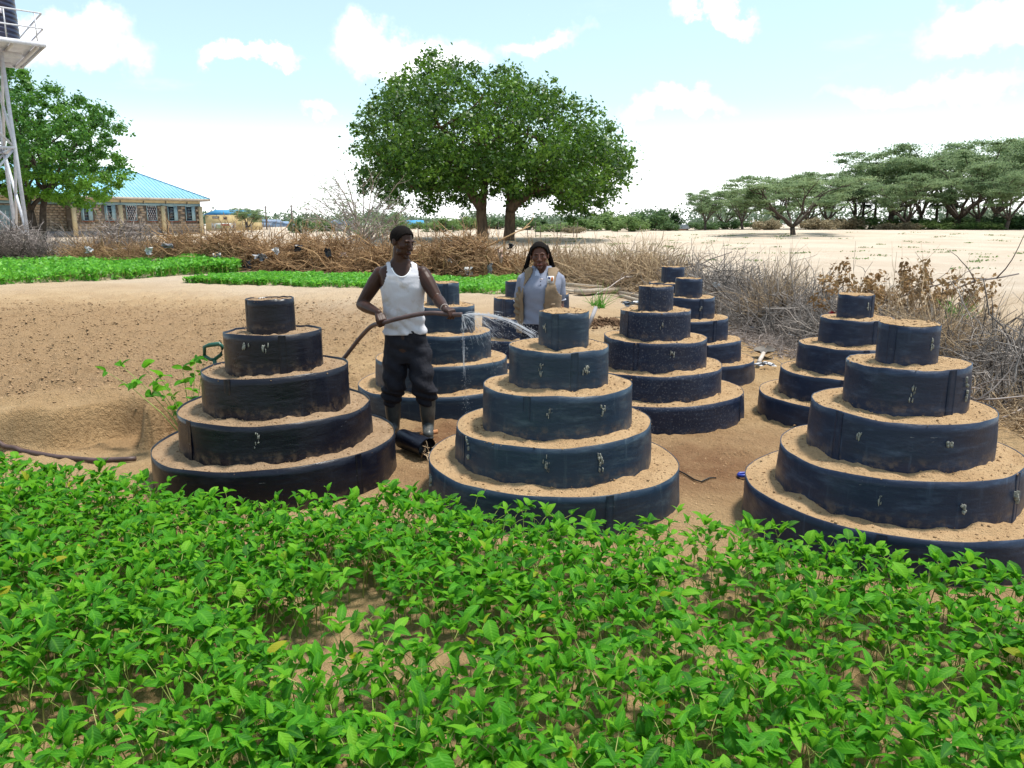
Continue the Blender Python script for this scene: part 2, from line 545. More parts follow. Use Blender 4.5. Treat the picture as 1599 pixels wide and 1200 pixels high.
M_SOIL = soil_mat('tier sand', (.53, .36, .20), (.46, .30, .16), (.25, .16, .09))
M_SOILW = soil_mat('tier sand grey', (.42, .29, .18), (.35, .235, .14), (.18, .115, .075))
M_CRUMB = pbr('soil crumbs', (.36, .235, .13), (.25, .155, .085), 9, .95, spec=.1)
M_MARK = pbr('dried mud splash', (.30, .30, .26), (.16, .165, .15), 60, .9)
TR = [.855, .669, .500, .335, .1665]
TZ = [.2555, .501, .767, 1.022, 1.243]
GARD = {}


def garden(key, X, Y, s, mat, soil, label, dx, marks, tilt=(0, 0), inner=0.0):
    g = np.random.default_rng(sum(map(ord, key)) * 13)
    inner = 0.001 if soil else -0.011
    root = thing('tiered_garden', label, 'tiered garden', (X, Y, float(terrain(X, Y)) - .02 if Y > 12 else -.0), 0, 'black ring gardens stepped up in five tiers')
    GARD[key] = (X, Y, s)
    n = 112
    th = np.arange(n) * 2 * PI / n
    ex, ey = g.normal(size=5) * .012, g.normal(size=5) * .010
    crumbs = []
    for k in range(5):
        r = TR[k] * s; zt = TZ[k] * s
        cx, cy = dx[k] + ex[k] * .3, ey[k] * .4
        ph = g.random(4) * 6.28
        rr = r * (1 + .010 * np.sin(2 * th + ph[0]) + .006 * np.sin(3 * th + ph[1]) + .003 * np.sin(7 * th + ph[2]))
        tl = (tilt[0] + g.normal() * .010) * np.cos(th) * r + (tilt[1] + g.normal() * .008) * np.sin(th) * r + .012 * fbm(np.cos(th) * 2.5 + ph[2], np.sin(th) * 2.5 + k, 97, 3)
        zb = (TZ[k - 1] * s - .09) if k else -.12
        taper = .985
        lv = 9
        bulge = fbm(np.cos(th) * 2.2 + 7 * k, np.sin(th) * 2.2 + ph[0], 91 + k, 3); rimw = fbm(np.cos(th) * 3 + k, np.sin(th) * 3 + ph[1], 95, 2)
        fr = np.linspace(0, 1, lv)
        V = []; low = []
        for f in fr:                     # outer wall
            z = zb + (zt + tl - zb) * f
            q = rr * (1 - (1 - taper) * f) * (1 + (.004 * np.sin(4 * th + ph[1] + 3 * f) + .022 * bulge * (1 if k < 4 else .6)) * math.sin(PI * min(f * 1.05, 1)) + .010 * rimw * f * f)
            V.append(np.stack([cx + q * np.cos(th), cy + q * np.sin(th), z], -1)); low.append(np.full(n, max(0, 1 - (f * (zt - zb) - (zt - zb) * .34) / .035)))
        for f in (1.0, .8):              # inner wall
            z = zb + (zt + tl - zb) * f
            q = rr * (1 - (1 - taper) * f + .010 * rimw) - .005
            V.append(np.stack([cx + q * np.cos(th), cy + q * np.sin(th), z], -1)); low.append(np.zeros(n))
        V = np.concatenate(V); L = lv + 2
        ii = np.arange(L * n).reshape(L, n)
        F = np.stack([ii[:-1], np.roll(ii[:-1], -1, 1), np.roll(ii[1:], -1, 1), ii[1:]], -1).reshape(-1, 4)
        tier = link('tier', np_mesh('tier', V, F, {'low': np.clip(np.concatenate(low), 0, 1)}, True), M_SHEET[mat], root)
        # soil inside the ring, heaped against the next ring up
        ru = TR[k + 1] * s if k < 4 else 0.0
        rings = 22
        q = np.linspace(max(ru - .05, .0), 1, rings) if k < 4 else np.linspace(0, 1, rings)
        inn = (ru - .04) / r if k < 4 else 0.0
        q = inn + (1 - inn) * np.linspace(0, 1, rings)
        Q, TH = np.meshgrid(q, th, indexing='ij')
        RR = np.broadcast_to(rr, Q.shape) * (taper + .010 * rimw[None]) - .004
        x = cx + Q * RR * np.cos(TH); y = cy + Q * RR * np.sin(TH)
        wx, wy = X + x, Y + y
        z = zt + np.broadcast_to(tl, Q.shape) * Q - .014 - .01 * (1 - Q) - inner
        if k < 4:
            dist = Q * r - ru
            z = z + (.012 + .020 * np.maximum(fbm(wx * 6, wy * 6, 41 + k, 3), -.2)) * np.exp(-np.maximum(dist, 0) / .05)
        else:
            z = z + .006
        z = z + np.minimum(.030 * fbm(wx * 9, wy * 9, 50 + k, 3, .6) * np.clip((1.0 - Q) * r / .05, .04, 1), .03)
        ii = np.arange(rings * n).reshape(rings, n)
        F = np.stack([ii[:-1], ii[1:], np.roll(ii[1:], -1, 1), np.roll(ii[:-1], -1, 1)], -1).reshape(-1, 4)
        link('soil', np_mesh('soil', np.stack([x, y, z], -1).reshape(-1, 3), F, None, True), M_SOIL if soil == 0 else M_SOILW, tier)
        crumbs.append(np.stack([x, y, z], -1)[1:-1].reshape(-1, 3))
        # lap joint of the sheet
        sa = -PI / 2 + g.uniform(-1.2, 1.2)
        a = np.linspace(sa, sa + .05 / r, 4)
        ri = np.interp(np.mod(a, 2 * PI), np.append(th, 2 * PI), np.append(rr, rr[0]))
        ti = np.interp(np.mod(a, 2 * PI), np.append(th, 2 * PI), np.append(tl, tl[0]))
        V = []
        for f in np.linspace(.02, .99, 5):
            zz_ = zb + (zt + ti - zb) * f
            qq = ri * (1 - (1 - taper) * f) * 1.003 + .0015
            V += [np.stack([cx + qq * np.cos(a), cy + qq * np.sin(a), zz_], -1)]
        V = np.concatenate(V)
        Vi = V.copy(); Vi[:, 0] = cx + (V[:, 0] - cx) * .985; Vi[:, 1] = cy + (V[:, 1] - cy) * .985
        ii = np.arange(20).reshape(5, 4)
        Fq = np.stack([ii[:-1, :-1], ii[:-1, 1:], ii[1:, 1:], ii[1:, :-1]], -1).reshape(-1, 4)
        side = []
        for c in (0, 3):
            for j in range(4):
                p, q2 = ii[j, c], ii[j + 1, c]
                side.append([p, q2, q2 + 20, p + 20])
        link('lap_joint', np_mesh('lap_joint', np.concatenate([V, Vi]), [Fq, np.array(side)], {'low': np.zeros(40)}, False), M_SHEET[mat], tier)
        # scars and mud flakes round the wire holes
        mk = [m_ for m_ in marks if m_[0] == k]
        for _, ang, h0, ln in mk:
            mb = MB()
            for j in range(g.integers(6, 12)):
                aa = -PI / 2 + ang + g.normal() * .010 / r
                f = h0 + g.uniform(-.5, .5) * ln
                wd, hg = g.uniform(.001, .0035), g.uniform(.004, .018)
                qq = r * (1 - (1 - taper) * f) * 1.012 + .004
                pts = []
                for u, v in ((-1, -.6), (-.2, -1), (.9, -.5), (1, .7), (.1, 1), (-.8, .5)):
                    a2 = aa + (u * wd + g.normal() * .001) / r
                    z2 = zb + (zt - zb) * (.36 + .6 * f) + v * hg
                    pts.append((cx + qq * math.cos(a2), cy + qq * math.sin(a2), z2))
                cen = np.mean(pts, 0) + np.array([math.cos(aa), math.sin(aa), 0]) * .0006
                back = [(cx + (p[0] - cx) * .975, cy + (p[1] - cy) * .975, p[2]) for p in pts]
                fs = [[6, i, (i + 1) % 6] for i in range(6)]
                qs = [[i, 7 + i, 7 + (i + 1) % 6, (i + 1) % 6] for i in range(6)]
                mb.add(np.array(pts + [tuple(cen)] + back), [np.array(fs), np.array(qs)])
            mb.build('mud_scar', M_MARK, tier, kind='stuff')
    cp = np.concatenate(crumbs)
    rr_ = np.hypot(cp[:, 0], cp[:, 1]); pk = g.choice(len(cp), 2600, p=rr_ / rr_.sum())
    cp = cp[pk] + g.normal(size=(2600, 3)) * [.012, .012, .001]
    sz = .0028 + .007 * g.random(2600) ** 4
    base = np.array([[1, 0, 0], [-1, 0, 0], [0, 1, 0], [0, -1, 0], [0, 0, .8], [0, 0, -.6]])
    V = base[None] * sz[:, None, None] * (1 + .35 * g.normal(size=(2600, 6, 1))) + cp[:, None, :]
    f = np.array([[0, 2, 4], [2, 1, 4], [1, 3, 4], [3, 0, 4], [2, 0, 5], [1, 2, 5], [3, 1, 5], [0, 3, 5]])
    link('crumbs', np_mesh('crumbs', V.reshape(-1, 3), (f[None] + 6 * np.arange(2600)[:, None, None]).reshape(-1, 3)), M_CRUMB, root, kind='stuff')
    return root


Z5 = [0, 0, 0, 0, 0]
mA = [(1, .12, .6, .5), (3, -.3, .75, .2), (3, .1, .7, .2)]
garden('A', -1.735, 5.519, 1.035, 'black', 1, 'black glossy ring garden front left, green handle standing behind its third tier', [-.01, .0, .01, .01, -.005], mA, (.012, 0))
garden('B', .300, 5.062, 1.0, 'teal', 0, 'blue black ring garden in the front row, right of the man in white', [-.025, -.015, .004, .012, .036],
       [(1, -.12, .55, .5), (1, .38, .55, .5), (2, -.15, .6, .3), (2, .55, .6, .5), (3, -.4, .5, .35), (3, .5, .5, .2), (4, -.9, .55, .3), (1, -1.0, .6, .6), (0, -1.25, .6, .5)], (.006, 0))
garden('C', 2.289, 4.420, 1.0, 'navy', 0, 'large navy ring garden front right, cut off by the picture edge', [-.008, 0, .002, .012, .01],
       [(1, -.55, .5, .25), (1, .05, .5, .4), (1, .62, .5, .3), (2, .05, .6, .15), (2, -.85, .6, .2), (3, -.35, .45, .5), (3, .72, .5, .6), (4, .35, .5, .5)])
garden('D', -.718, 7.709, .997, 'teal', 0, 'ring garden directly behind the man holding the hose', [0, .0, .008, .015, .03],
       [])
garden('E', .07, 9.57, .90, 'navy', 0, 'partly hidden ring garden left of the woman in the khaki vest', Z5, [(4, .1, .4, .3)])
garden('F', 1.364, 7.289, .994, 'speck', 0, 'mud splashed ring garden just right of the woman, green bottle-free sandy tiers'.replace(', green bottle-free sandy tiers', ' and behind the front row'), Z5,
       [(3, .02, .5, .25), (2, .15, .6, .4)])
garden('G', 2.091, 9.14, .95, 'navy', 0, 'ring garden half hidden behind the mud splashed one, spade lying at its right', Z5, [(3, .3, .5, .3)])
garden('H', 2.289, 11.05, .978, 'navy', 0, 'farthest ring garden, only its top tiers showing against the brushwood', Z5, [])
garden('I', 3.175, 7.09, .945, 'navy', 0, 'ring garden at right behind the large front one, dry leafy brush behind it', Z5, [(4, .3, .5, .3), (2, -.4, .5, .4)])
garden('J', .46, 12.6, .93, 'navy', 0, 'ring garden hidden behind the woman, one rim showing at her elbow', Z5, [])


def in_garden(x, y, pad=.05):
    r = np.zeros(np.shape(x), bool)
    for X, Y, s in GARD.values():
        r |= (x - X) ** 2 + (y - Y) ** 2 < (.855 * s + pad) ** 2
    return r


# loose clods over the bare sand (uncountable)
def clods(name, n, region, size, mat, label, seed, thr=-.12, pw=3.0, falloff=True):
    g = np.random.default_rng(seed)
    x = g.uniform(region[0], region[1], n); y = region[2] * (region[3] / region[2]) ** g.random(n)
    ok = ~in_garden(x, y, .02) & (vnoise(x * .9, y * .9, 77) + .5 * vnoise(x * 4, y * 4, 78) > thr) & (np.abs(x) < .78 * y + .8)
    if falloff:
        ok &= g.random(n) < sstep(-.8, -2.6, x + .7 * fbm(x * .7, y * .7, 33, 3)) * sstep(6.3, 7.2, y) * (1 - sstep(15, 18.5, y))
    x, y = x[ok], y[ok]; n = len(x)
    z = ground_z(x, y)
    s = size * (.45 + g.random(n) ** pw * 1.5) * (.6 + .05 * y)
    base = np.array([[1, 0, 0], [-1, 0, 0], [0, 1, 0], [0, -1, 0], [0, 0, .55], [0, 0, -.6]], float)
    A_ = g.random(n) * 6.28
    B = np.repeat(base[None], n, 0)
    bx_ = B[..., 0] * np.cos(A_)[:, None] - B[..., 1] * np.sin(A_)[:, None]; by_ = B[..., 0] * np.sin(A_)[:, None] + B[..., 1] * np.cos(A_)[:, None]
    B = np.stack([bx_, by_, B[..., 2]], -1)
    V = B * s[:, None, None] * (1 + .35 * g.normal(size=(n, 6, 1))) + np.stack([x, y, z + s * .05], -1)[:, None, :]
    f = np.array([[0, 2, 4], [2, 1, 4], [1, 3, 4], [3, 0, 4], [2, 0, 5], [1, 2, 5], [3, 1, 5], [0, 3, 5]])
    F = (f[None] + 6 * np.arange(n)[:, None, None]).reshape(-1, 3)
    link(name, np_mesh(name, V.reshape(-1, 3), F, None, True), mat, kind='stuff', label=label)
    print(name, n)


M_CLOD = pbr('sand clods', (.50, .335, .19), (.42, .27, .145), 3, .95, spec=.1)
M_CLODT = pbr('tilled clods', (.37, .245, .14), (.30, .195, .11), 3, .95, spec=.1)
clods('clods', 30000, (-4.5, 4.4, 3.6, 13), .0062, M_CLOD, 'small crumbs of sand scattered over the bare ground', 11, 0.0, 5.0, False)
clods('tilled_clods', 85000, (-14, -.5, 6.2, 19), .0105, M_CLODT, 'crumbly clods of the tilled sandy plot at left', 12, -.45, 2.5)

# ------------------------------------------------------------------ bean plants
def leaf_geo(seg, L, W, droop, fold, tip=.85, base=.5):
    tt = np.linspace(0, 1, seg + 1)
    prof = (tt + .015) ** base * (1 - tt + .004) ** tip
    prof = prof / prof.max() * W / 2
    y = L * (tt - .18 * droop * tt ** 2)
    z = -droop * L * .45 * tt ** 2 + .06 * L * np.sin(PI * tt)
    V = []; rib = []; al = []
    for i in range(seg + 1):
        V += [(-prof[i], y[i], z[i] + fold * prof[i]), (0, y[i], z[i]), (prof[i], y[i], z[i] + fold * prof[i])]
        rib += [0, 1, 0]; al += [tt[i]] * 3
    ii = np.arange(3 * (seg + 1)).reshape(-1, 3)
    F = np.concatenate([np.stack([ii[:-1, c], ii[:-1, c + 1], ii[1:, c + 1], ii[1:, c]], -1) for c in (0, 1)])
    return np.array(V, float), F, np.array(rib, float), np.array(al)


M_LEAF = leafmat('bean leaf', (0.022, 0.118, 0.010), (0.060, 0.255, 0.011), (0.155, 0.385, 0.020), trans=.42, rough=.55, spec=.15, rib=True)
M_STEM = rndmat('bean stem', (0.26, 0.36, 0.08), (0.36, 0.33, 0.12), .6)
LEAVES = []
gl = np.random.default_rng(3)
for i in range(8):
    uni = i >= 6
    hi = leaf_geo(6, 1.0, gl.uniform(.33, .46) if not uni else .66, gl.uniform(.1, .75), gl.uniform(.15, .6), .8 if not uni else .6, .45)
    LEAVES.append(hi)
LMESH = [np_mesh('leaf', v, f, {'rnd': np.full(len(v), k / 8.0), 'rib': rb, 'along': al}, True) for k, (v, f, rb, al) in enumerate(LEAVES)]
for me_ in LMESH:
    me_.materials.append(M_LEAF)
LOW = [leaf_geo(4, 1.0, .41, gl.uniform(.1, .75), gl.uniform(.15, .6)) for i in range(5)] + [leaf_geo(4, 1.0, .64, .4, .3, .6, .45)]


def plant_proto(g):
    """stem paths and leaf transforms (leaf index, 4x4) of one seedling"""
    stems, lf = [], []
    H = g.uniform(.12, .20)
    lean = g.normal(size=2) * .02
    P = [np.array([lean[0] * f * f, lean[1] * f * f, H * f]) for f in np.linspace(-.08, 1, 4)]
    stems.append((P, np.linspace(.0026, .0018, 4)))
    a0 = g.random() * 6.28

    def leafm(p, az, el, roll, L, kind):
        M = Matrix.Translation(Vector(p)) @ Euler((0, 0, az - PI / 2)).to_matrix().to_4x4() @ Euler((el, 0, 0)).to_matrix().to_4x4() @ Euler((0, roll, 0)).to_matrix().to_4x4() @ Matrix.Scale(L, 4)
        lf.append((kind, M))
    p = P[2] * .9
    for s in (0, PI):                     # first pair of simple leaves
        if g.random() < .85:
            leafm(p, a0 + s + g.normal() * .25, g.uniform(-.5, .45), g.normal() * .4, g.uniform(.040, .058), 6 + int(g.integers(2)))
    nt = 1 + int(g.random() < .75) + int(g.random() < .25)
    for j in range(nt):                   # compound leaves of three
        az = a0 + PI / 2 + j * PI * .94 + g.normal() * .3
        el = g.uniform(.55, 1.15); Lp = g.uniform(.04, .085)
        top = P[3]
        q = top + Lp * np.array([math.cos(el) * math.cos(az), math.cos(el) * math.sin(az), math.sin(el)])
        mid = (top + q) / 2 + np.array([0, 0, .006])
        stems.append(([top, mid, q], np.array([.0017, .0014, .0011])))
        L = g.uniform(.050, .082)
        e0 = g.uniform(.15, 1.3)
        leafm(q, az + g.normal() * .2, e0, g.normal() * .35, L, int(g.integers(6)))
        for s in (-1, 1):
            leafm(q, az + s * g.uniform(1.15, 1.75), e0 * .55 + g.uniform(-.35, .6), g.normal() * .35 + s * .3, L * g.uniform(.78, .95), int(g.integers(6)))
    if g.random() < .6:                   # folded young shoot
        leafm(P[3], g.random() * 6.28, g.uniform(.9, 1.4), 0, g.uniform(.03, .05), int(g.integers(6)))
    return stems, lf


gp = np.random.default_rng(19)
PROT = [plant_proto(gp) for i in range(16)]
BXS = np.array([-6, -3.8, -2.6, -2.2, -1.7, -.95, -.5, 0.0, .45, .9, 1.25, 1.55, 1.9, 2.3, 3.2, 5.0])
BYS = np.array([5.3, 4.95, 4.72, 4.5, 4.22, 4.28, 4.32, 3.98, 3.84, 3.80, 3.84, 3.60, 3.32, 3.16, 3.12, 3.2])
px_, py_ = [], []
for row, y0 in enumerate(np.arange(1.75, 5.6, .086)):
    xr = np.arange(-4.6, 4.0, .040)
    xr = xr + gp.normal(size=len(xr)) * .02
    yr = y0 + .05 * xr + gp.normal(size=len(xr)) * .022 + .03 * np.sin(xr * 3 + row)
    px_.append(xr); py_.append(yr)
bx = np.concatenate(px_); by = np.concatenate(py_)
lim = np.interp(bx, BXS, BYS)
dens = fbm(bx * 1.5, by * 1.9, 61, 3)
hole = np.zeros_like(bx)
for cx, cy, rx, ry, k in ((-.45, 2.95, .55, .16, 1.0), (.38, 3.55, .22, .10, 1), (.95, 3.55, .35, .12, 1), (-.05, 2.72, .4, .08, .8), (.55, 3.05, .5, .07, .7),
                          (1.1, 2.85, .5, .08, .7), (-1.6, 2.33, .35, .1, 1), (.2, 2.45, .45, .07, .7), (-.95, 3.5, .12, .1, .8), (1.4, 2.45, .4, .06, .8)):
    hole = np.maximum(hole, k * np.exp(-((bx - cx) / rx) ** 2 - ((by - cy) / ry) ** 2))
ok = (by < lim) & (dens > -.34) & (gp.random(len(bx)) > hole * 1.25) & (np.abs(bx) < .80 * by + .75) & ~in_garden(bx, by, .05) & (gp.random(len(bx)) < np.where(bx > -.6, .88, 1.0))
bx, by = bx[ok], by[ok]
bz = ground_z(bx, by)
NP_ = len(bx)
order = np.argsort(by + np.where(np.abs(bx) > .66 * by + .12, 100, 0) + np.where(by < 2.12, 50, 0))
ang = gp.random(NP_) * 6.28
scl = gp.uniform(.85, 1.25, NP_)
kind = gp.integers(0, len(PROT), NP_)
near300 = order[:300]
protos = []
for stems, lf in PROT:
    mb = MB()
    for P, r_ in stems:
        mb.tube(P, r_, 5, False)
    sme = mb.mesh('bean_plant', True)
    sme.materials.append(M_STEM)
    protos.append((sme, lf))
for i in near300:
    sme, lf = protos[kind[i]]
    o = bpy.data.objects.new('bean_plant', sme)
    COL.objects.link(o)
    o.location = (bx[i], by[i], bz[i]); o.rotation_euler = (0, 0, ang[i]); o.scale = (scl[i],) * 3
    tag(o, 'young green bean plant among the dense rows nearest the viewer', 'bean plant', 'bean plants in the near bed')
    for kd, M in lf:
        c = bpy.data.objects.new('leaf', LMESH[kd])
        COL.objects.link(c)
        c.parent = o
        c.matrix_local = M
rest = np.setdiff1d(np.arange(NP_), near300)
VV, FF, RN, RB, AL = [], [], [], [], []
SV, SF = [], []
nv = ns = 0
for kk, (stems, lf) in enumerate(PROT):
    lv_, lf_, lrb, lal = [], [], [], []
    nn = 0
    lid = []
    for j, (kd, M) in enumerate(lf):
        v, f, rb, al = LOW[min(kd, 5)]
        Mn = np.array(M)
        lv_.append(v @ Mn[:3, :3].T + Mn[:3, 3]); lf_.append(f + nn); nn += len(v); lrb.append(rb); lal.append(al); lid += [j] * len(v)
    lv_ = np.concatenate(lv_); lf_ = np.concatenate(lf_); lrb = np.concatenate(lrb); lal = np.concatenate(lal); lid = np.array(lid)
    st = [tubes(np.array(P)[None], np.array(r_)[None], 3) for P, r_ in stems]
    sv_, sf_, k2 = [], [], 0
    for v, f in st:
        sv_.append(v); sf_.append(f + k2); k2 += len(v)
    sv_ = np.concatenate(sv_); sf_ = np.concatenate(sf_)
    for i in rest[kind[rest] == kk]:
        c, s = math.cos(ang[i]) * scl[i], math.sin(ang[i]) * scl[i]
        Rm = np.array([[c, -s, 0], [s, c, 0], [0, 0, scl[i]]])
        T = np.array([bx[i], by[i], bz[i]])
        VV.append(lv_ @ Rm.T + T); FF.append(lf_ + nv); nv += len(lv_)
        RN.append(gp.random(len(lf))[lid]); RB.append(lrb); AL.append(lal)
        SV.append(sv_ @ Rm.T + T); SF.append(sf_ + ns); ns += len(sv_)
crop = link('bean_crop', np_mesh('bean_crop', np.concatenate(VV), np.concatenate(FF), {'rnd': np.concatenate(RN), 'rib': np.concatenate(RB), 'along': np.concatenate(AL)}, True), M_LEAF,
            label='dense green bean seedlings filling the bed up to the black ring gardens', kind='stuff')
sv = np.concatenate(SV)
link('stems', np_mesh('stems', sv, np.concatenate(SF), {'rnd': gp.random(len(sv))}, True), M_STEM, crop, kind='stuff')
print('bean plants', NP_)
# ------------------------------------------------------------------ crop beds farther back
M_CROP = leafmat('bright crop leaf', (0.05, 0.20, 0.02), (0.11, 0.36, 0.03), (0.20, 0.50, 0.05), trans=.4, rough=.5)


def poly_at(pts):
    return [on_ground(*p) for p in pts]


def crop_bed(name, front, back, H, n, size, label, seed):
    g = np.random.default_rng(seed)
    fr = np.array([[p.x, p.y] for p in poly_at(front)]); bk = np.array([[p.x, p.y] for p in poly_at(back)])

    def along(P, u):
        s = np.linspace(0, 1, len(P))
        return np.stack([np.interp(u, s, P[:, 0]), np.interp(u, s, P[:, 1])], -1)
    u = g.random(n); v = g.random(n)
    xy = along(fr, u) * (1 - v[:, None]) + along(bk, u) * v[:, None]
    xy += fbm(u * 40, v * 3, seed, 3)[:, None] * np.array([.1, .35])
    zz = ground_z(xy[:, 0], xy[:, 1])
    keep = (fbm(xy[:, 0] * 2.2, xy[:, 1] * 1.6, seed + 3, 3) > -.42)
    hh = H * (.55 + .45 * g.random(n)) * (1 + .5 * fbm(xy[:, 0] * .8, xy[:, 1] * .8, seed + 8, 3)) * np.where(g.random(n) < .35, g.random(n), 1)
    C = np.stack([xy[:, 0], xy[:, 1], zz + hh], -1)[keep]; n = len(C)
    nr = np.array([0, -.25, .8]) + .6 * g.normal(size=(n, 3))
    V, F = leaf_quads(C, nr, size * (.6 + .8 * g.random(n)), g, .5)
    o = link(name, np_mesh(name, V, F, {'rnd': np.repeat(np.clip(.5 + .25 * g.normal(size=n), 0, 1), 4)}), M_CROP, kind='stuff', label=label)
    m_ = n // 8
    P = np.stack([np.stack([C[:m_, 0], C[:m_, 1], zz[keep][:m_] - .02], -1), C[:m_]], 1)
    sv, sf = tubes(P, np.full((m_, 2), .006), 3)
    link('stems', np_mesh('stems', sv, sf, {'rnd': g.random(len(sv))}), M_STEM, o, kind='stuff')


crop_bed('crop_bed', [(-260, 452), (0, 444), (200, 436), (378, 426)], [(-260, 418), (0, 415), (200, 414), (374, 414)], .40, 34000, .075,
         'tall bright green crop bed at far left under the grey brushwood', 5)
crop_bed('crop_bed', [(285, 443), (420, 446), (600, 452), (815, 462)], [(330, 437), (420, 436), (600, 437), (820, 441)], .20, 22000, .055,
         'low strip of bright green seedlings behind the man, before the orange brushwood', 6)

# ------------------------------------------------------------------ brushwood fence
M_BR_GREY = rndmat('grey dead twigs', (0.08, 0.065, 0.058), (0.50, 0.43, 0.39), .9)
M_BR_GREY2 = rndmat('silver dead twigs', (0.045, 0.039, 0.035), (0.44, 0.39, 0.35), .9)
M_BR_ORANGE = rndmat('orange dead twigs', (0.11, 0.06, 0.032), (0.54, 0.35, 0.185), .9)
M_BR_TAN = rndmat('tan dead twigs', (0.14, 0.095, 0.06), (0.64, 0.48, 0.30), .9)
M_BR_DARK = rndmat('dark branches', (0.045, 0.035, 0.03), (0.15, 0.12, 0.10), .9)
M_DRYLEAF = leafmat('dry brown leaf', (0.12, 0.065, 0.03), (0.24, 0.14, 0.06), (0.38, 0.25, 0.12), trans=.2, rough=.7, spec=.1)


def walk(p0, az, el, L, S, g, wob=.36, sag=.0):
    n = len(p0)
    P = np.empty((n, S, 3)); P[:, 0] = p0
    for i in range(1, S):
        az = az + g.normal(size=n) * wob; el = el + g.normal(size=n) * wob * .7 - sag
        d = np.stack([np.cos(el) * np.cos(az), np.cos(el) * np.sin(az), np.sin(el)], -1)
        P[:, i] = P[:, i - 1] + d * (L / (S - 1))[:, None]
    return P, az, el


def brush(label, path, wid, H, n, mats, seed, Lr=(.4, 1.3), rad=.008, up=.12, big=8, bigmat=None, name='brushwood_pile', twig=2, spread=.55, dz=0.0, wob=.36):
    g = np.random.default_rng(seed)
    P = np.array(path, float)
    seg = np.linalg.norm(np.diff(P, axis=0), axis=1); cs = np.concatenate([[0], np.cumsum(seg)]); Lt = cs[-1]

    def samp(n):
        s = g.random(n) * Lt
        x = np.interp(s, cs, P[:, 0]); y = np.interp(s, cs, P[:, 1])
        x2 = np.interp(s + .1, cs, P[:, 0]); y2 = np.interp(s + .1, cs, P[:, 1]); x1 = np.interp(s - .1, cs, P[:, 0]); y1 = np.interp(s - .1, cs, P[:, 1])
        t_ = np.stack([x2 - x1, y2 - y1], -1); t_ /= np.linalg.norm(t_, axis=1, keepdims=True) + 1e-9
        off = np.clip(g.normal(size=n) * .42, -1, 1)
        prof = H * (1 - .75 * off ** 2) * (.8 + .9 * fbm(s * .55, s * 0 + seed, seed, 3)) * (.35 + .65 * sstep(0, .8, s) * sstep(0, .8, Lt - s))
        x = x - t_[:, 1] * off * wid / 2; y = y + t_[:, 0] * off * wid / 2
        return x, y, prof, np.arctan2(t_[:, 1], t_[:, 0])
    x, y, prof, ta = samp(n)
    z = terrain(x, y) + dz + prof * g.random(n) ** .85
    az = ta + np.where(g.random(n) < .5, 0, PI) + g.normal(size=n) * 1.0
    el = np.abs(g.normal(size=n)) * spread * .8 + up - .25
    L = g.uniform(Lr[0], Lr[1], n)
    S = 6
    P1, a2, e2 = walk(np.stack([x, y, z], -1), az, el, L, S, g, wob)
    fl = terrain(P1[..., 0], P1[..., 1]) + .015
    P1[..., 2] = np.maximum(P1[..., 2], fl)
    r1 = (rad * (.5 + g.random(n) ** 2 * 1.3))[:, None] * np.linspace(1, .35, S)[None]
    V, F = tubes(P1, r1, 3)
    rn = np.repeat(np.clip(g.random(n) * .75 + .25 * g.random(n), 0, 1), S * 3)
    m_ = n * twig
    pi = g.integers(0, n, m_); pk = g.integers(1, S - 1, m_)
    P2, _, _ = walk(P1[pi, pk], az[pi] + g.normal(size=m_) * .9, el[pi] + g.normal(size=m_) * .5 + .1, L[pi] * g.uniform(.25, .55, m_), 4, g, .35)
    P2[..., 2] = np.maximum(P2[..., 2], terrain(P2[..., 0], P2[..., 1]) + .01)
    r2 = (rad * .45 * (.6 + .6 * g.random(m_)))[:, None] * np.linspace(1, .4, 4)[None]
    V2, F2 = tubes(P2, r2, 3)
    root = thing(name, label, 'brushwood', (float(P[0, 0]), float(P[0, 1]), float(terrain(P[0, 0], P[0, 1]))), 0, 'dead brushwood laid round the plot as a fence')
    O = np.array(root.location)
    link('twigs', np_mesh('twigs', np.concatenate([V, V2]) - O, np.concatenate([F, F2 + len(V)]), {'rnd': np.concatenate([rn, np.repeat(rn.reshape(n, -1)[pi, 0], 12)])}), mats, root, kind='stuff')
    x, y, prof, ta = samp(big)
    for k in range(big):
        Pb, _, _ = walk(np.array([[x[k], y[k], float(terrain(x[k], y[k])) + prof[k] * g.uniform(.3, .95)]]), np.array([ta[k] + g.normal() * .8]), np.array([g.uniform(-.1, .40)]), np.array([g.uniform(1.0, 2.2)]), 9, g, .2, .03)
        mb = MB()
        rb = rad * g.uniform(1.3, 2.4)
        mb.tube(Pb[0] - O, np.linspace(rb, rb * .4, 9), 5)
        for q in range(4):
            j = int(g.integers(2, 8))
            Ps, _, _ = walk(Pb[0, j][None], np.array([ta[k] + g.normal() * 1.2]), np.array([g.uniform(0, 1.0)]), np.array([g.uniform(.3, .9)]), 6, g, .25)
            mb.tube(Ps[0] - O, np.linspace(rb * .5, rb * .15, 6), 4)
        mb.build('branch', bigmat or mats, root, True)
    return root


def gp2(px, py):
    p = on_ground(px, py)
    return (p.x, p.y)


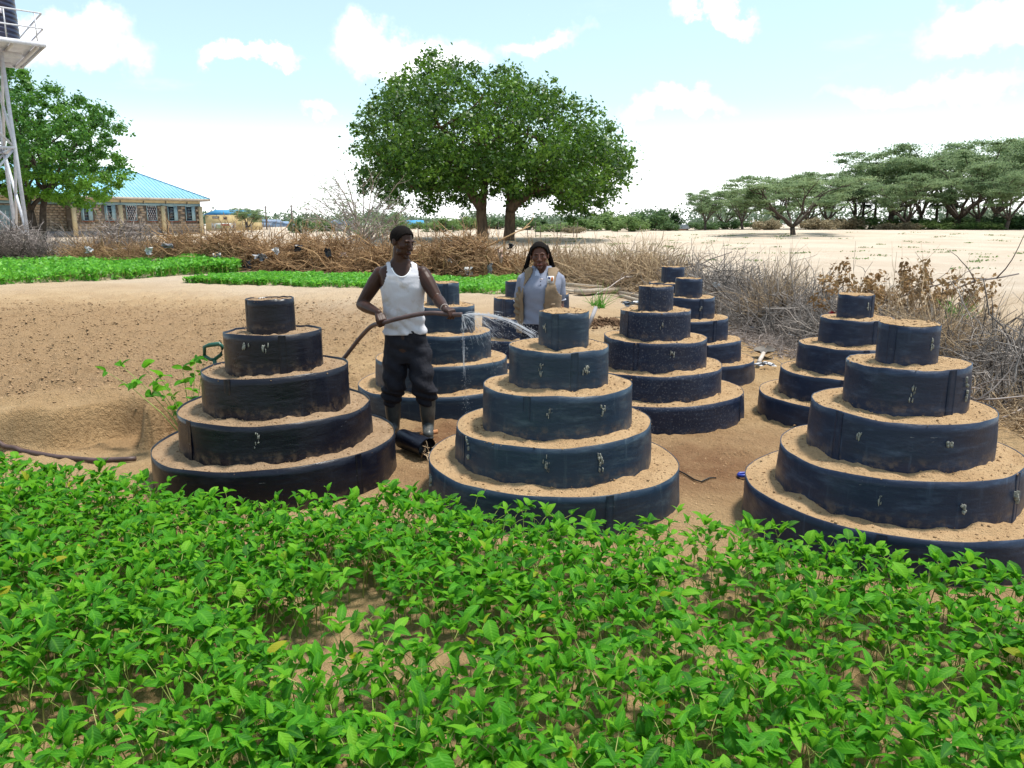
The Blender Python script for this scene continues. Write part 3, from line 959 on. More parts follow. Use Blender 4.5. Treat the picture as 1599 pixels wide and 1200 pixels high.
brush('grey brushwood heap at far left in front of the stone building', [(-24, 30.5), (-20, 30.6), (-16, 30.2), (-12.2, 29.4)], 2.4, 1.25, 3300, M_BR_GREY, 31, rad=.017, up=.1, big=14)
brush('dark grey brushwood low behind the tall green crop bed', [(-23, 29.3), (-19.5, 29.2), (-16.8, 29.0)], 1.3, .75, 1200, M_BR_DARK, 32, rad=.013, big=4)
brush('rusty patch of brushwood between the grey heaps at left', [(-16.4, 28.6), (-14.8, 28.5), (-13.2, 28.4)], 1.2, .8, 1300, M_BR_ORANGE, 33, rad=.012, big=3)
brush('long orange brown brushwood bank left of the man\'s head', [(-13.2, 28.8), (-10.5, 28.2), (-7.4, 27.2), (-4.6, 26.0)], 2.2, 1.0, 3600, M_BR_ORANGE, 34, rad=.018, up=.02, big=22, spread=.55)
brush('orange brown brushwood bank between the man and the woman', [(-5.0, 26.0), (-2.6, 25.2), (-.6, 24.4), (1.2, 23.6)], 2.2, 1.0, 3300, M_BR_ORANGE, 35, rad=.018, up=.02, big=22, spread=.55)
brush('tan brushwood with upright stalks right of the woman', [(1.0, 23.6), (2.3, 22.4), (3.4, 20.6), (4.0, 18.6)], 2.0, .80, 3000, M_BR_TAN, 36, rad=.012, up=.08, big=16, bigmat=M_BR_GREY, spread=.6)
brush('silver grey brushwood behind the farthest ring gardens', [(4.3, 18.6), (4.7, 16.4), (5.0, 14.2), (5.1, 12.0)], 2.1, .62, 3600, M_BR_GREY2, 37, rad=.0115, up=.0, spread=.30, wob=.55, big=18, bigmat=M_BR_DARK)
brush('silver grey brushwood heap right of the paired ring gardens', [(5.1, 12.2), (5.3, 10.6), (5.5, 9.0), (5.6, 7.4)], 2.0, .44, 3600, M_BR_GREY2, 38, Lr=(.35, 1.0), rad=.0105, up=-.02, spread=.30, wob=.6, big=16, bigmat=M_BR_GREY)
brush('nearest grey thorn brushwood at the right picture edge', [(5.55, 8.2), (5.7, 7.0), (5.8, 5.8), (5.9, 4.6)], 1.9, .32, 3200, M_BR_GREY2, 39, Lr=(.3, .85), rad=.0085, up=-.02, spread=.28, wob=.6, big=12, bigmat=M_BR_GREY)
brush('golden straw tuft sticking out of the grey brushwood', [(4.55, 13.6), (4.75, 13.3)], .6, .85, 260, M_BR_TAN, 40, rad=.006, up=.8, big=0, name='straw_tuft')
brush('flat pile of golden dry straw below the leafy dead bush', [(4.7, 9.3), (5.3, 8.9)], 1.1, .95, 800, M_BR_TAN, 46, rad=.005, up=.2, big=2, name='straw_pile')
brush('thin grey litter of fallen sticks in front of the brushwood', [(3.7, 13.0), (4.05, 10.8), (4.3, 9.2), (4.5, 7.2)], 1.2, .10, 1500, M_BR_GREY, 41, Lr=(.15, .5), rad=.005, up=.0, big=0, name='stick_litter', twig=1)
brush('pale dry stalk litter under the nearest brushwood', [(4.6, 7.6), (4.75, 6.6), (4.85, 5.6)], .9, .16, 800, M_BR_TAN, 42, Lr=(.15, .6), rad=.005, up=.0, big=0, name='stick_litter', twig=1)

# dead bush with brown leaves, standing in the brushwood at right
g = np.random.default_rng(50)
p0 = Vector((5.35, 10.6, float(terrain(5.35, 10.6))))
root = thing('dead_bush', 'dead bush with curled brown leaves above the right brushwood', 'bush', p0)
n = 46
P1, a1, e1 = walk(np.zeros((n, 3)) + g.normal(size=(n, 3)) * [.45, .3, 0] + [0, 0, .35], g.random(n) * 6.28, g.uniform(.5, 1.4, n), g.uniform(.5, 1.05, n), 6, g, .2)
V, F = tubes(P1, g.uniform(.005, .011, n)[:, None] * np.linspace(1, .4, 6)[None], 4)
link('stems', np_mesh('stems', V, F, {'rnd': g.random(len(V))}), M_BR_TAN, root)
V, F, tn = leaf_cloud(P1[:, 4:].reshape(-1, 3), np.full(2 * n, .13), 26, .034, g, .2, .2)
link('foliage', np_mesh('foliage', V, F, {'rnd': tn}), M_DRYLEAF, root)

# ------------------------------------------------------------------ trees
M_BARK = pbr('grey brown bark', (.17, .115, .075), (.085, .06, .042), 6, .95, .8, 30, (1, 1, .35))
M_BARK_D = pbr('dark acacia bark', (.10, .078, .062), (.055, .043, .037), 6, .95, .6, 30)
M_BIGTREE = leafmat('big tree leaf', (0.011, 0.040, 0.005), (0.043, 0.112, 0.011), (0.135, 0.26, 0.026), trans=.25, rough=.45, spec=.35)
M_NEEM = leafmat('feathery tree leaf', (0.018, 0.075, 0.012), (0.045, 0.15, 0.02), (0.12, 0.27, 0.03), trans=.32, rough=.5)
M_NEEML = leafmat('yellow green leaf', (0.05, 0.15, 0.015), (0.11, 0.26, 0.02), (0.19, 0.36, 0.04), trans=.35, rough=.5)
M_ACACIA = leafmat('acacia leaf', (0.085, 0.142, 0.066), (0.148, 0.222, 0.100), (0.255, 0.335, 0.165), trans=.4, rough=.6, spec=.2)
M_BUSHL = leafmat('pale bush leaf', (0.06, 0.12, 0.03), (0.12, 0.20, 0.055), (0.21, 0.29, 0.10), trans=.3, rough=.6, spec=.2)
M_BUSHD = leafmat('dark bush leaf', (0.035, 0.075, 0.028), (0.075, 0.14, 0.048), (0.13, 0.21, 0.075), trans=.25, rough=.6, spec=.2)
M_PALM = leafmat('palm leaf', (0.02, 0.045, 0.025), (0.045, 0.085, 0.045), (0.09, 0.14, 0.07), trans=.2, rough=.5)


def limb(mb, a, b, r0, r1, g, wob=.06, n=8, sides=7, arch=0.0):
    a = np.array(a, float); b = np.array(b, float)
    L = np.linalg.norm(b - a)
    f = np.linspace(0, 1, n)[:, None]
    P = a * (1 - f) + b * f
    P[1:-1] += np.cumsum(g.normal(size=(n - 2, 3)) * wob * L / n, 0)
    P[:, 2] += arch * L * np.sin(PI * f[:, 0])
    mb.tube(P, np.linspace(r0, r1, n), sides)
    return P


def tree_thing(name, label, cat, base, trunk_mb, crown, bark, leaf, group=None):
    root = thing(name, label, cat, base, 0, group)
    trunk_mb.build('trunk', bark, root, True)
    V, F, tn = crown
    link('crown', np_mesh('crown', V, F, {'rnd': tn}), leaf, root)
    return root


# the big tree behind the man
TY = 55.0
poly = np.array([(130, 540), (150, 430), (165, 350), (230, 330), (290, 250), (380, 200), (440, 160), (480, 110), (600, 95), (650, 130), (700, 170), (760, 195), (800, 195), (850, 160), (910, 148), (1000, 190), (1060, 200), (1110, 270), (1110, 300),
                 (1240, 345), (1340, 410), (1385, 470), (1470, 550), (1455, 650), (1430, 720), (1370, 800), (1310, 900), (1240, 885), (1160, 915), (1100, 870), (1040, 810), (1000, 800), (930, 850), (870, 860), (800, 800), (740, 800), (690, 860), (600, 820), (570, 830),
                 (480, 890), (440, 840), (330, 850), (200, 805), (125, 705), (190, 640), (160, 600)], float)
poly[:, 0] = 500 + poly[:, 0] / 2.961; poly[:, 1] = 40 + poly[:, 1] / 2.961


def inside(px, py, P):
    c = np.zeros(len(px), bool)
    j = len(P) - 1
    for i in range(len(P)):
        xi, yi = P[i]; xj, yj = P[j]
        c ^= ((yi > py) != (yj > py)) & (px < (xj - xi) * (py - yi) / (yj - yi + 1e-12) + xi)
        j = i
    return c


def edge_dist(px, py, P):
    d = np.full(len(px), 1e9)
    for i in range(len(P)):
        a = P[i - 1]; b = P[i]
        ab = b - a
        t_ = np.clip(((px - a[0]) * ab[0] + (py - a[1]) * ab[1]) / (ab @ ab + 1e-9), 0, 1)
        d = np.minimum(d, np.hypot(px - a[0] - t_ * ab[0], py - a[1] - t_ * ab[1]))
    return d


g = np.random.default_rng(71)
qx = g.uniform(535, 1005, 5000); qy = g.uniform(68, 345, 5000)
k = inside(qx, qy, poly); qx, qy = qx[k], qy[k]
ed = edge_dist(qx, qy, poly)
k = (ed > 3) & ((fbm(qx / 42.0, qy / 42.0, 7, 3) < .27) | (qy > 235)) & ((ed > 26) | (fbm(qx / 17.0, qy / 17.0, 8, 2) < .10)); qx, qy, ed = qx[k], qy[k], ed[k]
cl, cr = [], []
for i in range(len(qx)):
    th_ = 7.5 * math.sqrt(min(1, ed[i] / 95.0)) + .3
    c = np.array(at(qx[i], qy[i], TY + g.uniform(-1, 1) * th_))
    if all(np.linalg.norm((c - o) * [1, .8, 1.15]) > (1.12 if qy[i] < 235 else .92) for o in cl):
        cl.append(c); cr.append(max(min(1.05, .34 + ed[i] * .03), .62 if qy[i] > 270 else 0) * g.uniform(.6, 1.2))
cl = np.array(cl); cr = np.array(cr)
tb = on_ground(772, 366); tb = Vector((at(772, 366, TY).x, TY, float(terrain(-1.2, TY))))
O = np.array(tb)
V, F, tn = leaf_cloud(cl - O, np.stack([cr, cr, cr * .72], -1), (105 * (cr / .9) ** 2).clip(30, 200), .135, g, .55, .45, 1.3)
print('big tree clumps', len(cl), 'leaves', len(F))
mb = MB()
X_ = lambda px, py, dy=0: np.array(at(px, py, TY + dy)) - O
b1 = X_(754, 372); b1[2] = -.1; b2 = X_(794, 372, .5); b2[2] = -.1
f1 = limb(mb, b1, X_(752, 325), .42, .36, g, .05, 6, 10)[-1]
f2 = limb(mb, b2, X_(797, 328, .5), .42, .36, g, .05, 6, 10)[-1]
e = limb(mb, f1, X_(728, 292, -.5), .42, .32, g, .1, 7, 9)[-1]
for px, py, dy in ((700, 255, -1), (722, 240, -1), (660, 250, 1.5), (690, 200, -2), (640, 290, -2)):
    q = limb(mb, e, X_(px, py, dy), .32, .14, g, .2)[-1]
    for s in range(3):
        limb(mb, q, q + np.array([g.normal() * 2, g.normal() * 1.5, g.uniform(.5, 2.6)]), .12, .03, g, .3, 6, 5)
e = limb(mb, f1, X_(756, 270, .8), .34, .2, g, .1)[-1]
for s in range(4):
    limb(mb, e, e + np.array([g.normal() * 2, g.normal() * 2, g.uniform(2, 5)]), .18, .05, g, .3, 7, 6)
e = limb(mb, f2, X_(825, 303, -.5), .40, .28, g, .08, 7, 9, .06)[-1]
for px, py, dy in ((860, 290, -1.5), (875, 250, 0), (895, 280, 1.5), (850, 230, -2), (905, 300, -1)):
    q = limb(mb, e, X_(px, py, dy), .28, .1, g, .2)[-1]
    for s in range(3):
        limb(mb, q, q + np.array([g.normal() * 2, g.normal() * 1.5, g.uniform(.2, 2.4)]), .1, .03, g, .3, 6, 5)
e = limb(mb, f2, X_(800, 270, 1), .36, .2, g, .1)[-1]
for s in range(4):
    limb(mb, e, e + np.array([g.normal() * 2.4, g.normal() * 2, g.uniform(2, 5)]), .18, .05, g, .3, 7, 6)
tree_thing('broad_tree', 'large round crowned dark green tree with two trunks in the middle', 'tree', tb, mb, (V, F, tn), M_BARK, M_BIGTREE)

# tree over the stone building, behind the water tower
NY = 49.0
poly2 = np.array([(-150, 90), (0, 105), (40, 112), (62, 135), (95, 140), (92, 155), (125, 152), (150, 165), (178, 172), (178, 188), (192, 200), (172, 225), (192, 245), (190, 262), (204, 268), (180, 300), (150, 318), (120, 325), (80, 322), (40, 318), (5, 305), (-40, 320), (-160, 310)], float)
g = np.random.default_rng(72)
qx = g.uniform(-150, 205, 4000); qy = g.uniform(88, 326, 4000)
k = inside(qx, qy, poly2); qx, qy = qx[k], qy[k]
ed = edge_dist(qx, qy, poly2)
cl, cr = [], []
for i in range(len(qx)):
    th_ = 5.0 * math.sqrt(min(1, ed[i] / 80.0)) + .3
    c = np.array(at(qx[i], qy[i], NY + g.uniform(-1, 1) * th_))
    if all(np.linalg.norm(c - o) > .92 for o in cl):
        cl.append(c); cr.append(g.uniform(.32, .66))
cl = np.array(cl); cr = np.array(cr)
tb = Vector((at(62, 370, NY).x, NY, float(terrain(-30, NY))))
O = np.array(tb)
lowc = (cl[:, 2] - O[2] < 4.2) & (cl[:, 1] < NY + .5)
V, F, tn = leaf_cloud((cl - O)[~lowc], np.stack([cr, cr, cr * .8], -1)[~lowc], 120, .105, g, .3, .35, 1.1)
mb = MB()
X_ = lambda px, py, dy=0: np.array(at(px, py, NY + dy)) - O
bb = np.array([0, 0, -.1])
for px, py, dy, r_ in ((72, 300, .4, .2), (48, 330, 0, .24), (20, 300, -.5, .18)):
    e = limb(mb, bb + np.array([(px - 60) * .006, 0, 0]), X_(px, py, dy), r_ * 1.2, r_ * .8, g, .12)[-1]
    for s in range(5):
        q = limb(mb, e, e + np.array([g.normal() * 2.6, g.normal() * 1.6, g.uniform(1.0, 5.5)]), r_ * .6, .05, g, .25, 8, 6)
        limb(mb, q[4], q[4] + np.array([g.normal() * 1.6, g.normal(), g.uniform(.5, 2.4)]), .06, .02, g, .3, 6, 5)
limb(mb, X_(100, 250), X_(165, 188), .1, .03, g, .1, 8, 5)
nt_ = tree_thing('feathery_tree', 'feathery green tree shading the stone building behind the water tower', 'tree', tb, mb, (V, F, tn), M_BARK_D, M_NEEM)
V, F, tn = leaf_cloud((cl - O)[lowc], np.stack([cr, cr, cr * .8], -1)[lowc], 150, .10, g, .3, .35, 1.0)
link('crown', np_mesh('crown', V, F, {'rnd': tn}), M_NEEML, nt_, label='drooping yellow green lower branches')


# umbrella thorn trees on the right
def acacia(seed, H=6.0, Wd=4.2, flatn=.30, nl=6, per=120, base_open=.28):
    g = np.random.default_rng(seed)
    mb = MB()
    cl, cr = [], []
    fork = np.array([g.normal() * .1, g.normal() * .1, H * base_open * .55])
    limb(mb, (0, 0, -.2), fork, .20, .16, g, .05, 5, 8)
    for i in range(nl):
        az = i * 2 * PI / nl + g.normal() * .35
        rr = Wd * g.uniform(.28, .62)
        e = fork + np.array([rr * math.cos(az), rr * math.sin(az), H * g.uniform(.40, .62)])
        P = limb(mb, fork, e, .10, .05, g, .16, 8, 6, -.04)
        for j in range(4):
            s = P[g.integers(3, 8)]
            a2 = az + g.normal() * .8
            r2 = Wd * g.uniform(.2, .5)
            q = s + np.array([r2 * math.cos(a2), r2 * math.sin(a2), H * g.uniform(.10, .30)])
            q[2] = min(q[2], H * g.uniform(.9, 1.0))
            P2 = limb(mb, s, q, .045, .018, g, .2, 7, 4, -.03)
            for k in range(5):
                c = P2[g.integers(3, 7)] + np.array([g.normal() * .5, g.normal() * .5, g.uniform(.0, .3)])
                cl.append(c); cr.append(g.uniform(.5, 1.15))
                if k < 2:
                    limb(mb, P2[4], c, .016, .006, g, .2, 5, 3)
    cl = np.array(cl); cr = np.array(cr)
    dome = np.hypot(cl[:, 0], cl[:, 1]) / Wd
    cl[:, 2] = np.minimum(cl[:, 2], H * (1.02 - .22 * dome ** 2) - .1)
    V, F, tn = leaf_cloud(cl, np.stack([cr, cr, cr * flatn * .85], -1), per * 2, .068, g, 1.1, .0, 1.1)
    tm = mb.mesh('trunk', True); tm.materials.append(M_BARK_D)
    cm = np_mesh('crown', V, F, {'rnd': tn}); cm.materials.append(M_ACACIA)
    return tm, cm


ACP = [acacia(81), acacia(82, nl=7, flatn=.26), acacia(83, Wd=4.8, nl=7, base_open=.2), acacia(84, nl=5, flatn=.36)]


def put_tree(name, label, cat, meshes, px, py_top, Y, wpx, H0, W0, rz, group, z=None):
    x = at(px, 350, Y).x
    zb = float(terrain(x, Y)) if z is None else z
    top = at(px, py_top, Y).z
    sz = (top - zb) / H0; sx = wpx / FPX * Y / (2 * W0)
    root = thing(name, label, cat, (x, Y, zb), rz, group)
    root.scale = (sx, sx, sz)
    for nm, me_ in zip(('trunk', 'crown'), meshes):
        if me_ is not None:
            link(nm, me_, None, root)
    return root


GA = 'umbrella thorn trees along the far edge of the plain'
for (px, tp, Y, wp, pr, rz, lab) in (
        (1240, 262, 63, 200, 2, .3, 'light green umbrella thorn tree standing alone on the open sand'),
        (1102, 291, 84, 92, 0, 1.0, 'small dark umbrella thorn tree right of the brown hut'),
        (1160, 289, 90, 96, 1, 2.0, 'grey green thorn tree between the small dark one and the lone one'),
        (1292, 260, 92, 165, 3, .7, 'thorn tree close behind the lone tree, right of its crown'),
        (1215, 268, 96, 120, 1, 4.1, 'thorn tree peeping over the top of the lone tree'),
        (1338, 262, 97, 140, 0, 2.6, 'low thorn tree left of the doum palms'),
        (1388, 222, 92, 215, 1, .2, 'tall flat topped thorn tree above the left group of palms'),
        (1440, 232, 99, 190, 3, 5.0, 'thorn tree rising between the two groups of palms'),
        (1492, 206, 90, 245, 2, 3.3, 'tallest dense thorn tree in the right hand grove'),
        (1556, 204, 98, 215, 0, 1.9, 'open branched thorn tree behind the right edge of the grove'),
        (1572, 262, 78, 150, 1, 4.4, 'low spreading thorn tree in front at the right picture edge'),
        (1625, 200, 88, 220, 3, .9, 'tall thorn tree cut by the right picture edge'),
        (1415, 262, 84, 150, 2, 1.3, 'lower thorn tree in front of the left palms'), (1525, 246, 82, 170, 0, 5.3, 'feathery thorn tree in front of the tallest one'), (1262, 280, 100, 130, 0, 2.2, 'thorn tree far behind the right side of the lone tree'),
        (1130, 300, 97, 90, 2, 3.6, 'thorn tree far behind the small dark one'),
        (1700, 230, 86, 170, 2, 2.9, 'thorn tree beyond the right edge of the grove')):
    if px < 1680:
        put_tree('thorn_tree', lab, 'tree', ACP[pr], px, tp, Y, wp, 6.0, 4.6, rz, GA)
put_tree('thorn_tree', 'small flat topped thorn tree beside the yellow building', 'tree', ACP[1], 386, 322, 80, 58, 6.0, 4.2, 1.0, None)


def bush_mesh(seed, n=26, leaf=.09, per=110, mat=M_BUSHL, hh=1.0):
    g = np.random.default_rng(seed)
    a = g.random(n) * 6.28; r = np.sqrt(g.random(n)) * 1.25
    z = (.25 + .75 * g.random(n)) * hh * (1.35 - .55 * (r / 1.25) ** 2)
    c = np.stack([r * np.cos(a), r * np.sin(a), z], -1)
    V, F, tn = leaf_cloud(c, g.uniform(.3, .55, n), per, leaf, g, .5, .35, .8)
    cm = np_mesh('crown', V, F, {'rnd': tn}); cm.materials.append(mat)
    mb = MB()
    for i in range(9):
        limb(mb, (0, 0, -.1), c[i], .05, .015, g, .2, 6, 4)
    tm = mb.mesh('trunk', True); tm.materials.append(M_BARK_D)
    return tm, cm


BL = [bush_mesh(91), bush_mesh(92), bush_mesh(93, mat=M_BUSHD), bush_mesh(94, mat=M_BUSHD)]
M_BUSHB = leafmat('brown bush leaf', (0.15, 0.125, 0.075), (0.25, 0.205, 0.125), (0.36, 0.30, 0.19), trans=.2, rough=.7, spec=.1)
BB = bush_mesh(95, mat=M_BUSHB, hh=.8)
GB = 'bushes in front of the far trees'
for (px, tp, Y, wp, pr, lab) in (
        (862, 350, 78, 60, 0, 'pale green bush just left of the open plain'), (905, 342, 84, 80, 1, 'pale green bush behind the woman, right of the big tree'),
        (950, 330, 88, 85, 0, 'tall light green bush midway between big tree and hut'), (985, 338, 80, 60, 1, 'light green bush left of the dark rounded one'),
        (1022, 322, 86, 90, 3, 'dark rounded green bush left of the brown hut'), (1043, 345, 82, 42, 2, 'dark low bush touching the brown hut'),
        (1095, 345, 88, 60, 2, 'dark bush right of the brown hut'), (1140, 342, 94, 70, 3, 'dark bush under the grey green thorn tree'),
        (1185, 345, 99, 70, 2, 'dark bush left of the lone thorn tree trunk'),
        (1355, 338, 92, 90, 1, 'green bush under the left palms'), (1420, 336, 94, 90, 3, 'dark green bush between the palm groups'),
        (1500, 334, 92, 100, 2, 'dark green bush under the tallest thorn tree'), (1562, 332, 88, 110, 3, 'dark green bush at the right picture edge'),
        (1455, 343, 84, 70, 1, 'olive bush in front of the right palms'), (1530, 346, 80, 80, 0, 'olive bush on the sand edge at right'), (1620, 330, 86, 110, 2, 'dark bush cut by the right picture edge'),
        (470, 338, 74, 44, 2, 'green bush between the two thin poles'), (500, 342, 80, 40, 0, 'pale bush left of the small grey house'), (618, 335, 70, 46, 1, 'olive bush at the foot of the bare thorn bush'),
        (690, 341, 78, 62, 1, 'bright green bush left of the big tree trunks'), (730, 338, 90, 60, 0, 'grey green bush directly behind the left trunk'), (825, 338, 90, 70, 3, 'dark bush right of the right trunk'),
        (655, 346, 95, 40, 0, 'small bush in front of the blue roofed house'), (775, 340, 96, 70, 2, 'dark bush between the two trunks')):
    put_tree('bush', lab, 'bush', BL[pr], px, tp, Y, wp, 1.6, 1.55, px * .7, GB)
for (px, tp, Y, wp, lab) in ((1200, 340, 82, 55, 'dry brown bush left of the lone tree trunk'), (1275, 338, 86, 75, 'dry brown bush right of the lone tree trunk'), (1322, 336, 90, 60, 'dry brown bush left of the palms'),
                             (1405, 346, 82, 70, 'dry brown bush on the sand edge below the palms'), (895, 352, 74, 40, 'dry brown bush low on the left of the plain')):
    put_tree('dry_bush', lab, 'bush', BB, px, tp, Y, wp, 1.4, 1.55, px * .3, 'dry bushes at the far edge of the plain')

# doum palms
g = np.random.default_rng(99)
mb = MB()
limb(mb, (0, 0, -.1), (.1, 0, 3.6), .17, .13, g, .03, 6, 8)
PT = mb.mesh('trunk', True); PT.materials.append(M_BARK_D)
V, F, tn = [], [], []
nv = 0
for i in range(30):
    az = g.random() * 6.28; el = g.uniform(-1.0, 1.3)
    d = np.array([math.cos(el) * math.cos(az), math.cos(el) * math.sin(az), math.sin(el)])
    c = np.array([.1, 0, 3.6]) + d * g.uniform(.5, .8)
    s = np.cross(d, [0, 0, 1.0]); s /= np.linalg.norm(s) + 1e-6
    u = np.cross(s, d)
    tone = g.random()
    for k in np.linspace(-1.25, 1.25, 11):
        q = d * math.cos(k) + s * math.sin(k)
        L = g.uniform(.55, .8)
        w_ = np.cross(q, u) * .05
        V += [c, c + q * L * .55 + w_, c + q * L - np.array([0, 0, .12]), c + q * L * .55 - w_]; F.append([nv, nv + 1, nv + 2, nv + 3]); nv += 4; tn += [tone] * 4
PC = np_mesh('crown', np.array(V), np.array(F), {'rnd': tn}); PC.materials.append(M_PALM)
for px, tp, Y, lab in ((1346, 304, 96, 'leftmost doum palm beside the low thorn tree'), (1366, 298, 98, 'second doum palm of the left group'), (1388, 301, 94, 'third doum palm of the left group'),
                       (1410, 303, 99, 'rightmost doum palm of the left group'), (1462, 304, 95, 'left palm of the three in the bright gap'), (1478, 299, 98, 'middle palm of the three in the bright gap'),
                       (1490, 305, 93, 'right palm of the three in the bright gap')):
    put_tree('doum_palm', lab, 'palm', (PT, PC), px, tp, Y, 34, 4.4, 1.3, px * .9, 'doum palms under the thorn trees')

# bare thorn bush left of the big tree
g = np.random.default_rng(101)
BY = 46.0
x = at(565, 350, BY).x
root = thing('bare_thorn_bush', 'nearly leafless grey thorn bush fanning out behind the man', 'bush', (x, BY, float(terrain(x, BY))))
n = 34
az = g.random(n) * 6.28
P1, a1, e1 = walk(np.zeros((n, 3)) + g.normal(size=(n, 3)) * [.2, .2, 0], az, g.uniform(.35, 1.35, n), g.uniform(2.6, 4.6, n), 8, g, .10, .03)
V1, F1 = tubes(P1, g.uniform(.035, .06, n)[:, None] * np.linspace(1, .3, 8)[None], 5)
m_ = 620
pi = g.integers(0, n, m_); pk = g.integers(2, 8, m_)
P2, a2, e2 = walk(P1[pi, pk], a1[pi] + g.normal(size=m_) * .6, g.uniform(.0, .9, m_), g.uniform(.5, 1.3, m_), 6, g, .15)
V2, F2 = tubes(P2, np.full((m_, 1), .020) * np.linspace(1, .4, 6)[None], 3)
V = np.concatenate([V1, V2])
link('branches', np_mesh('branches', V, np.concatenate([F1, F2 + len(V1)]), {'rnd': g.random(len(V))}), M_BR_GREY, root)
V, F, tn = leaf_cloud(P2[:, 5], np.full(m_, .16), 5, .05, g, .3, .1)
link('leaves', np_mesh('leaves', V, F, {'rnd': tn}), M_ACACIA, root)

# far wood closing the horizon
g = np.random.default_rng(103)
n = 520
x = g.uniform(-190, 300, n); y = 165 + g.uniform(-14, 40, n)
hgt = g.uniform(.8, 2.2, n) + 1.6 * np.maximum(fbm(x * .03, y * .03, 5, 2), 0) + np.where(x > 40, 1.0, -.35) * 1.0
cl = np.stack([x, y, terrain(x, y) + hgt], -1)
V, F, tn = leaf_cloud(cl, np.stack([g.uniform(2, 4.5, n), g.uniform(2, 3.5, n), hgt * .95], -1), 110, .36, g, .6, .5, .5)
M_FARW = leafmat('far wood leaf', (0.075, 0.12, 0.08), (0.12, 0.17, 0.11), (0.17, 0.22, 0.14), trans=.2, rough=.7, spec=.1)
link('far_wood', np_mesh('far_wood', V, F, {'rnd': tn}), M_FARW, kind='stuff', label='hazy far wood along the horizon')
# ------------------------------------------------------------------ water tower
M_STEEL = pbr('pale painted steel', (.62, .63, .68), (.52, .53, .58), 8, .5, spec=.4)
M_TANK = pbr('dark blue tank plastic', (.008, .010, .035), (.012, .015, .05), 5, .35, spec=.5)
M_WHITEP = flat('white print', (.65, .62, .66))
WY = 33.0
zt_ = float(terrain(-22, WY))
leg_top = at(17, 84, WY); leg_bot = at(49, 371, WY)
tw, bw = 1.42, 1.55
wc = Vector((leg_bot.x - 1.41 * bw, WY, 0))
zp = leg_top.z
O = Vector((wc.x, wc.y, zt_))
root = thing('water_tower', 'pale steel water tower with railed platform at the left picture edge', 'water tower', O, R(40))
M_ = lambda x, y, z: Vector((wc.x + x, wc.y + y, z)) - O
cor = [(1, -1), (-1, -1), (-1, 1), (1, 1)]
leg_at = lambda sx, sy, z: M_(sx * (bw + (tw - bw) * (z - zt_) / (zp - zt_)), sy * (bw + (tw - bw) * (z - zt_) / (zp - zt_)), z)
for sx, sy in cor:
    mb = MB(); mb.bar(leg_at(sx, sy, zt_ - .2), leg_at(sx, sy, zp), .13, .13); mb.build('leg', M_STEEL, root)
lev = [zt_ + .0, zt_ + 2.0, zt_ + 4.3, zt_ + 6.3, zp]
zq = [at(40, y, WY).z for y in (371, 300, 232, 165, 90)]
for a, b in ((0, 2), (2, 4)):
    for i in range(4):
        c0, c1 = cor[i], cor[(i + 1) % 4]
        mb = MB(); mb.bar(leg_at(*c0, max(zq[a], zt_)), leg_at(*c1, zq[b]), .10, .08); mb.build('brace', M_STEEL, root)
        mb = MB(); mb.bar(leg_at(*c1, max(zq[a], zt_)) + Vector((0, .03, 0)), leg_at(*c0, zq[b]) + Vector((0, .03, 0)), .10, .08); mb.build('brace', M_STEEL, root)
for i in range(4):
    mb = MB(); mb.bar(leg_at(*cor[i], zq[2]), leg_at(*cor[(i + 1) % 4], zq[2]), .14, .10); mb.build('cross_beam', M_STEEL, root)
# platform: deck of planks on joists, edge channel, railing
PX0, PX1, PY0, PY1 = -2.76, 2.76, -2.76, 2.76
deck = MB(); deck.box(M_((PX0 + PX1) / 2, 0, zp + .26), (PX1 - PX0, PY1 - PY0, .05)); deck.build('deck', M_STEEL, root)
for yv in (PY0, PY1):
    mb = MB(); mb.box(M_((PX0 + PX1) / 2, yv, zp + .25), (PX1 - PX0 + .1, .06, .18)); mb.build('edge_channel', M_STEEL, root)
for xv in (PX0, PX1):
    mb = MB(); mb.box(M_(xv, 0, zp + .25), (.06, PY1 - PY0 - .07, .17)); mb.build('edge_channel', M_STEEL, root)
for j in range(7):
    mb = MB(); mb.box(M_(PX0 + .25 + j * (PX1 - PX0 - .5) / 6, 0, zp + .17), (.09, PY1 - PY0 - .1, .13)); mb.build('joist', M_STEEL, root)
for yv in (-1.25, 1.25):
    mb = MB(); mb.box(M_((PX0 + PX1) / 2 - .25, yv, zp + .0), (PX1 - PX0 - .7, .12, .2)); mb.build('main_beam', M_STEEL, root)
for yv in (PY0, PY1):
    for k in range(6):
        xv = PX0 + .1 + k * (PX1 - PX0 - .35) / 5
        mb = MB(); mb.bar(M_(xv, yv, zp + .32), M_(xv, yv, zp + 1.42), .045); mb.build('rail_post', M_STEEL, root)
    for hz in (.85, 1.42):
        mb = MB(); mb.bar(M_(PX0, yv, zp + hz), M_(PX1, yv, zp + hz), .05); mb.build('rail', M_STEEL, root)
for xv in (PX0, PX1):
    for hz in (.85, 1.42):
        mb = MB(); mb.bar(M_(xv, PY0 + .05, zp + hz), M_(xv, PY1 - .05, zp + hz), .05); mb.build('rail', M_STEEL, root)
